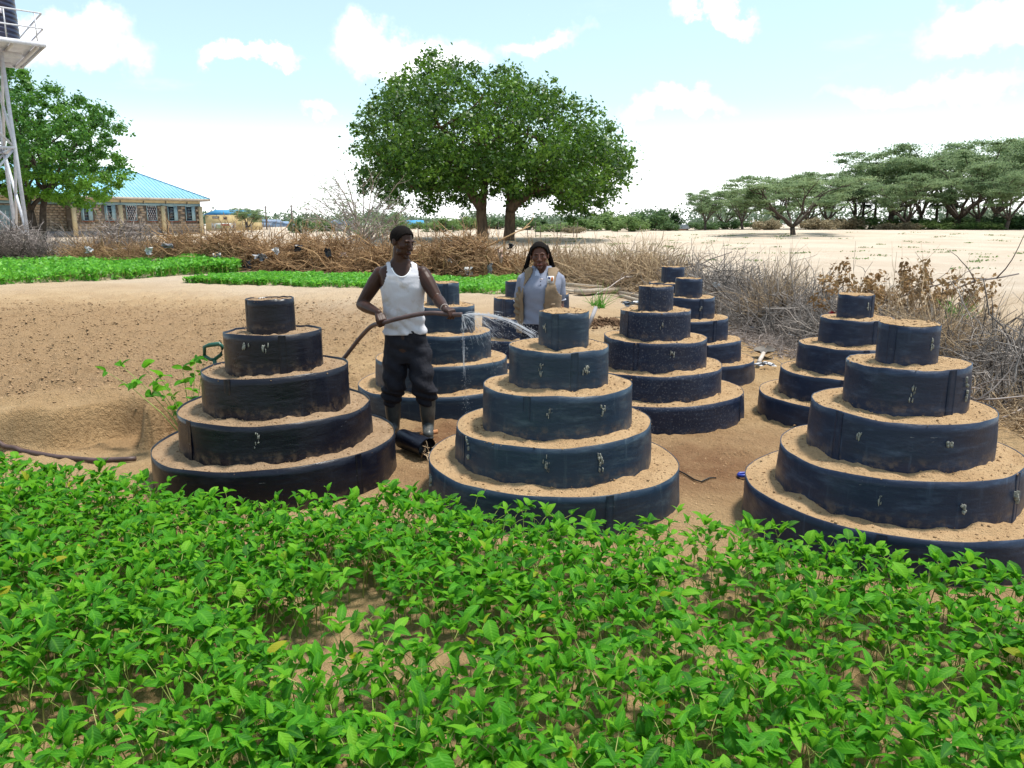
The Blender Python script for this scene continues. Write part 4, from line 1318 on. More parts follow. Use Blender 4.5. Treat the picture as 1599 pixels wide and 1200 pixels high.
# caged ladder on the left legs
la, lb = M_(.35, -1.95, zt_ - .1), M_(.25, -1.75, zp)
for dx_ in (0, -.42):
    mb = MB(); mb.bar(la + Vector((dx_, 0, 0)), lb + Vector((dx_, 0, 0)), .06); mb.build('ladder_stile', M_STEEL, root)
rg = MB()
for k in range(22):
    p = la.lerp(lb, (k + .5) / 22); rg.bar(p, p + Vector((-.42, 0, 0)), .035)
rg.build('ladder_rungs', M_STEEL, root)
cg = MB()
for k in range(9):
    p = la.lerp(lb, .33 + k * .08) + Vector((-.21, 0, 0))
    pts = [p + Vector((math.cos(a) * .38, -abs(math.sin(a)) * .62, 0)) for a in np.linspace(0, PI, 9)]
    cg.tube(pts, .022, 5)
for a in np.linspace(.3, PI - .3, 4):
    d = Vector((math.cos(a) * .38 - .21, -math.sin(a) * .62, 0)); cg.bar(la.lerp(lb, .33) + d, la.lerp(lb, .97) + d, .03)
cg.build('ladder_cage', M_STEEL, root)
# tank standing on the platform
TX = at(24, 55, WY).x - wc.x - 1.2
root = thing('water_tank', 'dark blue ribbed plastic tank standing on the tower platform', 'water tank', (wc.x + TX, wc.y, zp + .287))
prof = [(0, 0), (1.02, 0), (1.05, .05)]
for k in range(11):
    z0 = .1 + k * .17
    prof += [(1.05 - .004 * k, z0), (1.05 - .004 * k, z0 + .10), (1.025 - .004 * k, z0 + .115), (1.025 - .004 * k, z0 + .155)]
prof += [(1.0, 2.05), (.8, 2.3), (.35, 2.45), (.34, 2.55), (0, 2.56)]


def lathe(prof, n=32):
    V = []; a = np.arange(n) * 2 * PI / n
    for r, z in prof:
        V.append(np.stack([r * np.cos(a), r * np.sin(a), np.full(n, z)], -1))
    V = np.concatenate(V); ii = np.arange(len(prof) * n).reshape(-1, n)
    F = np.stack([ii[:-1], np.roll(ii[:-1], -1, 1), np.roll(ii[1:], -1, 1), ii[1:]], -1).reshape(-1, 4)
    return V, F


V, F = lathe(prof)
link('body', np_mesh('body', V * [1.14, 1.14, 1.1], F, None, True), M_TANK, root)
mb = MB()
for k, a in enumerate(np.linspace(-1.1, -.5, 4)):          # worn white print round the tank
    mb.box((1.205 * math.cos(a), 1.205 * math.sin(a), 1.2), (.02, .13, .22), Matrix.Rotation(a, 3, 'Z'))
mb.build('print', M_WHITEP, root)

# ------------------------------------------------------------------ stone school building
M_STONE = pbr('cut stone', (.44, .35, .27), (.36, .28, .215), 1.3, .9, .5, 14, use_rnd=.16)
M_MORTAR = pbr('mortar', (.20, .165, .13), (.15, .12, .10), 5, .95)
M_CREAM = pbr('cream paint', (.62, .52, .33), (.54, .44, .27), 1.5, .7)
M_LBLUE = pbr('light blue paint', (.30, .44, .50), (.25, .38, .45), 2, .6)
M_ROOFB = pbr('blue roof sheet', (.26, .50, .60), (.22, .46, .57), .5, .65, spec=.3)
M_ROOFD = pbr('deep blue roof sheet', (.07, .30, .52), (.055, .26, .47), .5, .6, spec=.3)
M_GLASS = flat('dark window glass', (.02, .028, .045), .12, .6)
M_RED = pbr('red painted sill', (.25, .07, .04), (.20, .055, .03), 3, .8)
M_GREY = pbr('grey plinth', (.16, .16, .17), (.11, .11, .12), 2, .9)
C0 = Vector((-27.7, 70.0, float(terrain(-27.7, 70.0)) - .05))
U = Vector((-.648, -.762, 0)).normalized(); Nn = Vector((.762, -.648, 0))
root = thing('stone_building', 'long stone building with light blue roof and window shutters at left', 'building', C0)
Bm = Matrix((U, Nn, Vector((0, 0, 1)))).transposed()
L_ = lambda s, n, z: U * s + Nn * n + Vector((0, 0, z))
EZ = 3.05
BL_, BD = 26.0, 9.0


def bbox(mb, s0, s1, n0, n1, z0, z1, a=None):
    mb.box(L_((s0 + s1) / 2, (n0 + n1) / 2, (z0 + z1) / 2), (abs(s1 - s0), abs(n1 - n0), abs(z1 - z0)), Bm, a)


mb = MB(); bbox(mb, 0, 10.6, -BD, -.03, .35, EZ - .1); bbox(mb, 10.6, BL_, -BD, -1.3, .35, EZ - .1); mb.build('wall', M_MORTAR, root)
mb = MB(); bbox(mb, -.08, BL_, -BD, .06, -.3, .36); mb.build('plinth', M_GREY, root)
WIN = [.95, 2.55, 4.35, 6.05, 7.75, 9.55]
# windows sized for the perspective of the photograph: wide shutters, barred pair in the middle
WW, WH, WZ = .86, 1.28, 1.18
g = np.random.default_rng(5)
mb = MB()
for (sA, sB, nn) in ((0, 10.6, .0), (10.6, BL_, -1.27)):
    zc = .36; row = 0
    while zc < 2.42:
        s = sA + (-.2 if row % 2 else 0)
        while s < sB:
            w_ = g.uniform(.36, .46)
            a, b = max(s + .012, sA), min(s + w_ - .012, sB)
            if b - a > .08 and (sA > 1 or not any(a < wc_ + WW / 2 + .02 and b > wc_ - WW / 2 - .02 and zc + .2 > WZ - .05 for wc_ in WIN)):
                bbox(mb, a, b, nn - .02, nn + g.uniform(.008, .025), zc + .01, zc + .195, g.random())
            s += w_
        zc += .206; row += 1
mb.build('stone_blocks', M_STONE, root, kind='stuff')
mb = MB(); bbox(mb, -.02, 10.6, -.02, .05, WZ + WH, WZ + WH + .2); bbox(mb, 10.62, BL_, -1.3, -1.22, WZ + WH, WZ + WH + .2); mb.build('lintel_beam', M_LBLUE, root)
mb = MB(); bbox(mb, -.02, 10.6, -.02, .03, WZ + WH + .2, EZ); bbox(mb, 10.62, BL_, -1.3, -1.25, WZ + WH + .2, EZ); mb.build('upper_band', M_CREAM, root)
for s in (0.05, 3.42, 6.95, 10.55):
    mb = MB(); bbox(mb, s - .14, s + .16, .0, .2, .0, WZ + WH - .01); mb.build('pillar', M_CREAM, root)
for i, s in enumerate(WIN):
    mb = MB()
    for d in (-1, 1):
        bbox(mb, s + d * (WW / 2 - .03) - .03, s + d * (WW / 2 - .03) + .03, .0, .05, WZ, WZ + WH - .003)
    bbox(mb, s - WW / 2 + .06, s + WW / 2 - .06, 0, .05, WZ + WH - .065, WZ + WH - .004); bbox(mb, s - WW / 2 + .06, s + WW / 2 - .06, 0, .05, WZ, WZ + .06)
    fr = mb.build('window', M_LBLUE, root)
    mb = MB(); bbox(mb, s - WW / 2 + .05, s + WW / 2 - .05, -.03, -.005, WZ + .03, WZ + WH - .03); mb.build('pane', M_GLASS, fr)
    mb = MB(); bbox(mb, s - WW / 2 - .05, s + WW / 2 + .05, .0, .1, WZ - .075, WZ - .005); mb.build('sill', M_RED, fr)
    mb = MB()
    if i in (2, 3):
        gg = np.random.default_rng(i)
        for k in range(9):
            x = s - .36 + k * .09
            for j in range(6):
                z0 = WZ + .1 + j * .2
                mb.bar(L_(x + gg.uniform(-.01, .02), .055, z0), L_(x + (.06 if (k + j) % 2 else -.06), .055, z0 + .17), .022)
        mb.build('grille', M_WHITEP, fr)
    else:
        bbox(mb, s - WW / 2 + .07, s - WW / 2 + .34, .06, .10, WZ + .05, WZ + WH - .07)
        if i > 3:
            bbox(mb, s + WW / 2 - .2, s + WW / 2 - .07, .06, .10, WZ + .05, WZ + WH - .07)
        mb.build('shutter', M_LBLUE, fr)
        mb = MB()
        for j in range(4):
            bbox(mb, s - .1, s + WW / 2 - .22, .012, .035, WZ + .2 + j * .27, WZ + .225 + j * .27)
        mb.build('glazing_bar', M_LBLUE, fr)
# door seen through the tower legs
mb = MB(); bbox(mb, 14.4, 15.7, -1.26, -1.2, .36, 2.3); d = mb.build('door', M_LBLUE, root)
mb = MB()
for k in range(5):
    bbox(mb, 14.5, 15.6, -1.2, -1.18, .5 + k * .36, .52 + k * .36)
mb.build('door_rail', M_GREY, d)
# hipped roof: thick sheets with raised ribs, fascia
ov = .65; RH = 2.6; hip = 4.3
e0, e1 = L_(-ov, ov, EZ), L_(BL_ + ov, ov, EZ); e2, e3 = L_(BL_ + ov, -BD - ov, EZ), L_(-ov, -BD - ov, EZ)
r0, r1 = L_(hip, -BD / 2, EZ + RH), L_(BL_ - hip, -BD / 2, EZ + RH)
up_ = Vector((0, 0, .05))


def slab(name, mat, pts):
    n = len(pts); V = [tuple(p + up_) for p in pts] + [tuple(p) for p in pts]
    fs = {n: [list(range(n)), list(range(2 * n - 1, n - 1, -1))]}
    q = [[i, i + n, (i + 1) % n + n, (i + 1) % n] for i in range(n)]
    F = [np.array(fs[n]), np.array(q)]
    return link(name, np_mesh(name, np.array(V), F), mat, root)


rf = slab('roof', M_ROOFB, [e0, e1, r1, r0])
slab('roof', M_ROOFD, [e3, e0, r0]); slab('roof', M_ROOFB, [e2, e3, r0, r1]); slab('roof', M_ROOFB, [e1, e2, r1])
mb = MB()
s = -ov + .2
while s < BL_ + ov:
    f = 1.0
    if s < hip: f = (s + ov) / (hip + ov)
    if s > BL_ - hip: f = (BL_ + ov - s) / (hip + ov)
    a = L_(s, ov, EZ + .065); b = L_(s, ov + (-BD / 2 - ov) * f, EZ + .065 + RH * f)
    mb.bar(a, b, .05, .035)
    s += .32
mb.build('roof_ribs', M_ROOFB, rf)
mb = MB(); mb.bar(r0 + up_, r1 + up_, .3, .06); mb.bar(e0 + up_ * 1.3, r0 + up_ * 1.3, .22, .05); mb.build('ridge_cap', M_ROOFD, rf)
mb = MB(); mb.bar(e0 + Vector((0, 0, -.06)), e1 + Vector((0, 0, -.06)), .05, .2); mb.bar(e0 + Vector((0, 0, -.06)) - Nn * .05, e3 + Vector((0, 0, -.06)), .05, .2); mb.build('fascia', pbr('weathered fascia', (.42, .36, .30), (.32, .27, .22), 2, .8), root)
mb = MB()
for s in np.arange(1.2, 10, 1.9):
    mb.bar(L_(s, .05, EZ - .45), L_(s, .10, EZ - .22), .05)
mb.build('roof_tie', M_GREY, root)


# ------------------------------------------------------------------ far buildings
def far_house(label, px0, px1, py_eave, py_ridge, Y, wall, roof, cat='house', name='house', depth=4.0, hipped=False, wins=(), base=None):
    a, b = at(px0, 360, Y), at(px1, 360, Y)
    zb = float(terrain(a.x, Y)) - .15
    ze = at(px0, py_eave, Y).z; zr = at(px0, py_ridge, Y).z
    cx = (a.x + b.x) / 2; W = b.x - a.x
    root = thing(name, label, cat, (cx, Y, zb))
    h = ze - zb; rr = zr - zb
    mb = MB(); mb.box((0, depth / 2, h / 2), (W, depth, h)); mb.build('wall', wall, root)
    o = .18
    k = W * .22 if hipped else 0.0
    V = [(-W / 2 - o, -o, h), (W / 2 + o, -o, h), (W / 2 + o, depth + o, h), (-W / 2 - o, depth + o, h), (-W / 2 - o * (0 if hipped else 1) + k, depth / 2, rr), (W / 2 + o * (0 if hipped else 1) - k, depth / 2, rr)]
    F4 = np.array([[0, 1, 5, 4], [2, 3, 4, 5], [3, 2, 1, 0]]); F3 = np.array([[1, 2, 5], [3, 0, 4]])
    link('roof', np_mesh('roof', np.array(V), [F4, F3]), roof, root)
    for (u, z0, z1, wd, mt) in wins:
        x = -W / 2 + u * W
        mb = MB(); mb.box((x, -.02, h * (z0 + z1) / 2), (wd * W, .06, h * (z1 - z0))); fr = mb.build('window', M_GREY, root)
        mb = MB(); mb.box((x, -.06, h * (z0 + z1) / 2), (wd * W * .8, .02, h * (z1 - z0) * .8)); mb.build('pane', mt, fr)
    return root, W, h


M_YEL = pbr('yellow wall paint', (.60, .47, .24), (.52, .40, .20), 1, .8)
M_WHT = pbr('off white wall', (.44, .42, .39), (.36, .34, .31), 1, .8)
M_GBLUE = pbr('grey blue sheet roof', (.20, .26, .36), (.16, .21, .30), 1, .5)
M_FBLUE = pbr('pale blue wall', (.26, .36, .50), (.20, .29, .42), 1, .7)
M_BRN = pbr('brown hut wall', (.26, .15, .09), (.20, .11, .07), 2, .9)
rt, W, h = far_house('yellow building with blue roof and painted mural panel, right of the stone building', 322, 374, 336, 327, 84, M_YEL, M_ROOFD, 'building', 'yellow_building', 7.0,
                     wins=((.60, .74, .90, .12, M_GLASS), (.32, .78, .92, .2, M_WHT)))
mb = MB(); mb.box((.15, -.05, h * .33), (W * .72, .05, h * .40)); mu = mb.build('mural', flat('mural ground', (.62, .62, .58)), rt)
for cxx, c, wz, hz in ((-.16, (.40, .48, .30), .13, .26), (.06, (.55, .10, .10), .24, .10), (.06, (.55, .45, .20), .22, .16), (.30, (.08, .08, .14), .05, .18), (-.32, (.12, .12, .12), .04, .16)):
    mb = MB(); mb.box((.15 + cxx * W, -.085, h * (.33 + (.10 if c[0] == .55 and c[1] == .10 else -.02))), (W * wz, .02, h * hz)); mb.build('mural_patch', flat('mural paint', c), mu)
far_house('narrow yellow block with a dark doorway behind the small thorn tree', 376, 392, 340, 334, 86, M_YEL, M_GBLUE, 'building', 'yellow_block', 4, wins=((.45, .0, .7, .5, M_GLASS),))
far_house('far blue walled building left of the first thin pole', 398, 428, 348, 343, 120, M_FBLUE, M_GBLUE, 'building', 'blue_building', 5)
far_house('far pale blue shed between the two thin poles', 428, 444, 350, 346, 125, M_FBLUE, M_FBLUE, 'shed', 'shed', 4)
far_house('small pale kiosk with blue door behind the second thin pole', 449, 463, 352, 350, 84, M_WHT, M_GBLUE, 'kiosk', 'kiosk', 2, wins=((.7, .0, .85, .35, M_FBLUE),))
far_house('low pinkish house behind the green bush by the pole', 466, 498, 352, 345, 96, M_WHT, M_BRN, 'house', 'house', 4)
far_house('small off white house with grey hipped roof left of the bare thorn bush', 506, 552, 352, 343, 80, M_WHT, M_GBLUE, 'house', 'house', 4.5, True, ((.3, .45, .8, .13, M_GLASS), (.82, .55, .8, .07, M_GLASS)))
far_house('far house with bright blue roof right of the man\'s head', 634, 657, 353, 344, 110, M_WHT, M_ROOFD, 'house', 'house', 4)
far_house('small brown hut with pale tin roof at the edge of the plain', 1047, 1075, 358, 351, 84, M_BRN, pbr('pale tin', (.5, .48, .47), None, 1, .5), 'hut', 'hut', 3)
M_POLE = pbr('pole wood', (.16, .14, .13), (.12, .1, .09), 3, .9)
for px, tp, Y, lab in ((416, 322, 90, 'thin dark pole right of the small flat topped tree'), (456, 320, 84, 'thin dark pole standing by the pale kiosk')):
    p = at(px, 350, Y); zb = float(terrain(p.x, Y))
    rt = thing('pole', lab, 'pole', (p.x, Y, zb), 0, 'thin poles on the plain')
    mb = MB(); mb.tube([(0, 0, -.2), (.02, 0, at(px, tp, Y).z - zb)], .085, 6); mb.build('shaft', M_POLE, rt)
    mb = MB(); mb.bar((-.22, 0, at(px, tp, Y).z - zb - .2), (.26, 0, at(px, tp, Y).z - zb - .2), .06); mb.build('crossarm', M_POLE, rt)
# wire fence across the plain
g = np.random.default_rng(12)
FY = 62.0
xa, xb = at(268, 350, FY).x, at(905, 350, FY).x
rt = thing('wire_fence', 'thin wire fence on slender sticks across the far plain', 'fence', (xa, FY, float(terrain(xa, FY))))
n = 46
px__ = np.linspace(xa, xb, n); tops = []
for k in range(n):
    x = px__[k] + g.normal() * .15; zb = float(terrain(x, FY)) - float(terrain(xa, FY)); hh = g.uniform(.85, 1.25)
    mb = MB(); mb.tube([(x - xa, 0, zb - .1), (x - xa + g.normal() * .05, 0, zb + hh)], .028, 5); mb.build('post', M_POLE, rt)
    tops.append((x - xa, 0, zb))
mb = MB()
for hz in (.3, .6, .85):
    mb.tube([(p[0], p[1], p[2] + hz) for p in tops], .006, 3)
mb.build('wire', M_GREY, rt)

# ------------------------------------------------------------------ scraps caught in the brushwood
M_PW = pbr('white plastic film', (.62, .62, .62), (.45, .45, .47), 8, .4, spec=.5)
M_PB = pbr('black plastic film', (.012, .012, .016), (.02, .02, .028), 8, .35, spec=.5)
M_PP = pbr('pinkish cloth', (.50, .34, .27), (.38, .26, .21), 8, .9)
M_PR = flat('red plastic', (.45, .03, .05), .4)
M_PG = pbr('grey plastic film', (.30, .31, .33), (.2, .2, .22), 8, .5)


def scrap(label, px, py, Y, w_, h_, mat, seed, z=None):
    g = np.random.default_rng(seed)
    n = 9
    u, v = np.meshgrid(np.linspace(-.5, .5, n), np.linspace(-.5, .5, n))
    q = at(px, py, Y)
    k = 1 - .35 * np.abs(fbm(u * 3 + seed, v * 3, seed, 2))
    x = u * w_ * k + .6 * w_ * fbm(u * 3, v * 3 + 9, seed + 1, 2); z_ = v * h_ * k + .6 * h_ * fbm(u * 3 + 5, v * 3, seed + 2, 2)
    y = .8 * w_ * fbm(u * 4, v * 4, seed + 3, 3)
    ii = np.arange(n * n).reshape(n, n)
    F = np.stack([ii[:-1, :-1], ii[:-1, 1:], ii[1:, 1:], ii[1:, :-1]], -1).reshape(-1, 4)
    V = np.stack([x, y, z_], -1).reshape(-1, 3)
    V2 = V + np.array([0, .004, 0])
    zz_ = q.z if z is None else z
    link('plastic_scrap', np_mesh('plastic_scrap', np.concatenate([V, V2]), np.concatenate([F, F[:, ::-1] + n * n]), None, True), mat, loc=(q.x, q.y, zz_), label=label, cat='litter', group='scraps of litter round the plot')


for i, (px, py, Y, w_, h_, mt, lab) in enumerate((
        (139, 390, 28.6, .28, .22, M_PW, 'white scrap in the rusty brushwood above the tall green crop'),
        (233, 393, 28.2, .22, .26, M_PW, 'pale upright scrap in the brushwood below the stone building'),
        (262, 385, 28.4, .42, .2, M_PG, 'torn grey sheet scrap at the right end of the grey heap'),
        (341, 398, 27.6, .32, .22, M_PW, 'white bag scrap above the right end of the tall crop bed'),
        (276, 406, 28.0, .22, .12, M_PG, 'small grey scrap at the back edge of the tall crop bed'),
        (408, 402, 26.6, .45, .22, M_PG, 'grey and white bag scrap at the start of the orange bank'),
        (431, 393, 26.8, .2, .24, M_PW, 'white scrap hooked high in the orange bank at left'),
        (467, 388, 26.6, .3, .22, M_PB, 'round black scrap high in the orange bank'),
        (386, 415, 27.2, .28, .42, M_PB, 'black sheet scrap right of the tall crop bed\'s end'),
        (512, 393, 26.0, .2, .36, M_PB, 'tall black scrap left of the man in the orange bank'),
        (536, 398, 26.0, .24, .16, M_PP, 'faded pink scrap left of the man in the orange bank'),
        (701, 407, 24.8, .2, .16, M_PW, 'small white scrap right of the man\'s shoulder'),
        (732, 424, 24.2, .26, .24, M_PW, 'crumpled white scrap low in the bank between the people'),
        (764, 421, 24.0, .2, .4, M_PG, 'long grey scrap hanging between the people'),
        (782, 400, 24.0, .24, .45, M_PP, 'pale pink cloth scrap hanging left of the woman'),
        (798, 385, 24.2, .2, .16, M_PB, 'small black scrap just left of the woman\'s head'),
        (1175, 516, 12.6, .34, .12, M_PB, 'black plastic bag lying by the spade'),
        (1300, 491, 11.2, .14, .10, M_PR, 'red scrap beside the top of the right rear ring garden'),
        (1119, 446, 15.6, .14, .1, M_PW, 'yellowish scrap on the grey brushwood'),
        (1237, 521, 11.5, .10, .08, M_PW, 'small white scrap in the stick litter'),
        (1537, 596, 8.6, .10, .32, M_PP, 'pale dry husk hanging in the nearest brushwood'),
        (1195, 568, 9.6, .22, .06, M_PW, 'white crumpled scrap on the sand by the spade'))):
    scrap(lab, px, py, Y - (.75 if Y > 20 else 0), w_ * .85, h_ * .85, mt, 200 + i)

# ------------------------------------------------------------------ boards, pipes, tools
M_WOODP = pbr('weathered pale board', (.46, .38, .29), (.33, .27, .21), 3, .85, .4, 30, (1, 8, 1))
M_WOODG = pbr('grey stick', (.36, .35, .36), (.26, .25, .26), 5, .8)


def lay(px, py, dz=0.0):
    p = on_ground(px, py); return Vector((p.x, p.y, gz(p.x, p.y) + dz))


def plank(name, label, cat, a, b, w_, th, mat, group=None):
    c = (a + b) / 2
    mb = MB(); mb.bar(a - c, b - c, w_, th)
    o = mb.build(name, mat, loc=c, label=label, cat=cat, group=group)
    return o


GBD = 'old boards lying before the tan brushwood'
plank('board', 'broad pale board lying right of the woman, nearest of the boards', 'board', lay(902, 462, .10), lay(972, 457, .10), .34, .09, M_WOODP, GBD)
plank('board', 'narrow pale board behind the broad one right of the woman', 'board', lay(884, 450, .12), lay(940, 455, .12), .14, .07, M_WOODP, GBD)
plank('board', 'half buried board touching the woman\'s right side', 'board', lay(878, 457, .06), lay(912, 460, .06), .16, .05, M_WOODP, GBD)
plank('pipe', 'pale pipe lying behind the mud splashed ring garden', 'pipe', lay(968, 460, .06), lay(1010, 470, .06), .10, .07, M_WOODP)
plank('pipe', 'second pale pipe end beside the broad board', 'pipe', lay(968, 464, .05), lay(1000, 474, .05), .07, .06, M_WOODP)
scrap('crumpled tin sheet lying left of the mud splashed ring garden', 987, 474, 15.0, .42, .10, pbr('tin sheet', (.45, .46, .48), None, 3, .35, metallic=.6), 300)
a = lay(918, 516, .02)
plank('stick', 'grey bar leaning up from the sand right of the front centre garden', 'stick', a, Vector((a.x + .16, a.y + .25, a.z + .33)), .05, .05, M_WOODG)
# dug earth heap
g = np.random.default_rng(77)
p = lay(945, 508)
n = 900
xy = g.normal(size=(n, 2)) * [.32, .25]
zz = .10 * np.exp(-(xy[:, 0] / .3) ** 2 - (xy[:, 1] / .22) ** 2) * g.random(n) + .01
base = np.array([[1, 0, 0], [-1, 0, 0], [0, 1, 0], [0, -1, 0], [0, 0, 1], [0, 0, -.6]], float)
s = .012 + .03 * g.random(n) ** 3
V = base[None] * s[:, None, None] * (1 + .35 * g.normal(size=(n, 6, 1))) + np.stack([xy[:, 0], xy[:, 1], zz], -1)[:, None, :]
f = np.array([[0, 2, 4], [2, 1, 4], [1, 3, 4], [3, 0, 4], [2, 0, 5], [1, 2, 5], [3, 1, 5], [0, 3, 5]])
link('earth_rubble', np_mesh('earth_rubble', V.reshape(-1, 3), (f[None] + 6 * np.arange(n)[:, None, None]).reshape(-1, 3)), M_WETC if 'M_WETC' in globals() else soil_mat('dark earth', (.20, .12, .07), (.14, .085, .05), (.08, .05, .03)), loc=p, kind='stuff',
     label='dark crumbled earth beside the leaning grey bar')

M_TOOLSTEEL = pbr('rusty spade steel', (.14, .115, .09), (.08, .07, .06), 6, .6, spec=.4)
M_HANDLEW = pbr('pale spade handle', (.55, .48, .42), (.44, .38, .33), 4, .7)
M_HANDLEO = pbr('orange wooden handle', (.42, .19, .08), (.34, .15, .06), 4, .6)
M_GREENP = flat('dark green plastic', (.010, .075, .045), .35, .5)
M_BLUEP = flat('blue plastic', (.012, .035, .30), .4, .5)
# spade lying right of the rear gardens, blade up
a = lay(1187, 570, .06); b = lay(1203, 541, .10)
rt = thing('spade', 'spade with pale handle and rusty blade lying on the sand', 'spade', a)
d = (b - a).normalized()
mb = MB(); mb.tube([-d * .25, d * .45], .028, 8); mb.build('handle', M_HANDLEW, rt, True)
mb = MB()
c = d * .42; sx = d.cross(Vector((0, 0, 1))).normalized()
nrm_ = sx.cross(d)
pts = []
for t_, wv_, cv in ((0, .05, 0), (.03, .13, 0), (.18, .145, .0), (.27, .12, .01), (.32, .02, .03)):
    for u in (-1, -.5, 0, .5, 1):
        pts.append(c + d * t_ + sx * wv_ * u + nrm_ * (.035 * u * u + cv))
pts = np.array([tuple(p_) for p_ in pts]); ii = np.arange(25).reshape(5, 5)
Fb = np.stack([ii[:-1, :-1], ii[:-1, 1:], ii[1:, 1:], ii[1:, :-1]], -1).reshape(-1, 4)
mb.add(np.concatenate([pts, pts - np.array(nrm_) * .006]), np.concatenate([Fb, Fb[:, ::-1] + 25]))
mb.build('blade', M_TOOLSTEEL, rt, True)
# green D handle standing behind the front left garden
q = at(334, 552, 5.95)
rt = thing('fork', 'garden fork with green loop handle stuck in the bank behind the front left garden', 'garden fork', (q.x, 5.95, float(terrain(q.x, 5.95))))
hz = q.z - rt.location.z
mb = MB(); mb.tube([(-.075, 0, hz - .02), (-.07, 0, hz + .05), (-.03, 0, hz + .065), (.05, 0, hz + .075), (.075, 0, hz + .05), (.055, 0, hz - .01), (0, 0, hz - .05)], [.014, .015, .017, .018, .017, .015, .014], 8); mb.tube([(-.075, 0, hz - .02), (-.03, 0, hz - .05), (0, 0, hz - .05)], .014, 8); mb.build('grip', M_GREENP, rt, True)
mb = MB(); mb.tube([(0, 0, hz - .05), (.03, 0, hz - .6)], .016, 8); mb.build('shaft', M_GREENP, rt, True)
mb = MB()
for k in range(4):
    mb.tube([(.03 + (k - 1.5) * .05, 0, hz - .62), (.03 + (k - 1.5) * .05, 0, hz - .9)], .006, 5)
mb.bar((-.06, 0, hz - .61), (.12, 0, hz - .61), .02); mb.build('tines', M_TOOLSTEEL, rt)
# blue handle poking out behind the front right garden
p = on_ground(1150, 748)
rt = thing('trowel', 'blue handled tool lying by the left foot of the front right garden', 'trowel', (p.x + .05, p.y, gz(p.x, p.y) + .015)); rt.scale = (.7, .7, .7)
mb = MB(); mb.tube([(-.055, .01, .0), (-.05, -.03, .005), (.0, -.045, .01), (.05, -.03, .012), (.09, .0, .01)], [.016, .02, .02, .017, .012], 8); mb.tube([(-.055, .01, 0), (-.03, .035, .012), (.03, .03, .015), (.09, 0, .01)], [.016, .016, .015, .012], 8); mb.build('grip', M_BLUEP, rt, True)
mb = MB(); mb.tube([(.09, 0, .01), (.24, .02, 0)], [.008, .02], 6); mb.build('blade', M_TOOLSTEEL, rt, True)
# offcut of black sheet rolled up on the sand
p = on_ground(650, 712); ax = Vector((.62, -.78, .0)).normalized()
rt = thing('plastic_roll', 'rolled offcut of dark blue plastic sheet lying between the front gardens', 'plastic roll', (p.x, p.y, gz(p.x, p.y) + .085))
n, mlen = 40, 5
sp = np.linspace(0, 2 * PI * 1.6, n); rr = .072 + .006 * sp / 2 / PI
sxv = ax.cross(Vector((0, 0, 1))).normalized(); upv = Vector((0, 0, 1))
V = []
for f_ in np.linspace(-.20, .17, mlen):
    for a_, r_ in zip(sp, rr):
        V.append(ax * f_ + (sxv * math.cos(a_) + upv * math.sin(a_)) * (r_ * (1 + .05 * math.sin(3 * a_ + f_ * 9))))
V = np.array([tuple(v) for v in V]); ii = np.arange(n * mlen).reshape(mlen, n)
Fq = np.stack([ii[:-1, :-1], ii[:-1, 1:], ii[1:, 1:], ii[1:, :-1]], -1).reshape(-1, 4)
link('sheet', np_mesh('sheet', V, Fq, {'low': np.zeros(len(V))}, True), M_SHEET['black'], rt)
g = np.random.default_rng(8)
P1, _, _ = walk(np.zeros((16, 3)) + np.array(ax) * .17 + g.normal(size=(16, 3)) * .025 - [0, 0, .03], g.normal(size=16) * .9 - .5, g.normal(size=16) * .5, g.uniform(.04, .10, 16), 4, g, .4)
V, F = tubes(P1, np.full((16, 4), .004), 3)
link('torn_threads', np_mesh('torn_threads', V, F, {'rnd': g.random(len(V))}), M_BR_TAN, rt)
a, b = lay(656, 690, .03), lay(684, 688, .05)
rt = thing('hoe', 'tool with orange wooden handle lying at the man\'s boot', 'hoe', a)
mb = MB(); mb.tube([Vector((0, 0, 0)), (b - a)], .020, 8); mb.build('handle', M_HANDLEO, rt, True)
mb = MB(); mb.box(Vector((-.05, 0, 0)), (.1, .14, .012)); mb.build('blade', M_TOOLSTEEL, rt)
# thin black wire and twigs on the sand
M_WIRE = flat('black wire', (.01, .01, .01), .5)
pts = [lay(px, py, .012) for px, py in ((1057, 739), (1070, 746), (1084, 754), (1095, 757), (1108, 752), (1118, 752))]
c = pts[0]
mb = MB(); mb.tube([p_ - c for p_ in pts], .006, 5); mb.build('wire', M_WIRE, loc=c, label='short bent black wire on the sand right of the front centre garden', cat='wire')
pts = [lay(px, py, .03) for px, py in ((-160, 690), (-60, 698), (0, 701), (40, 711), (90, 720), (150, 725), (225, 722))]
c = pts[0]
M_HOSE = pbr('brown rubber hose', (.105, .065, .06), (.07, .045, .042), 12, .5, spec=.4)
g1 = []
for i_ in range(len(pts) - 1):
    for k in range(6):
        t_ = k / 6
        p_ = pts[i_].lerp(pts[i_ + 1], t_); g1.append(Vector((p_.x, p_.y, float(terrain(p_.x, p_.y)) + .030)) - c)
mb = MB(); mb.tube(g1, .019, 8); mb.build('hose', M_HOSE, loc=c, smooth=True, label='brown hose lying along the sand at the left edge', cat='hose')

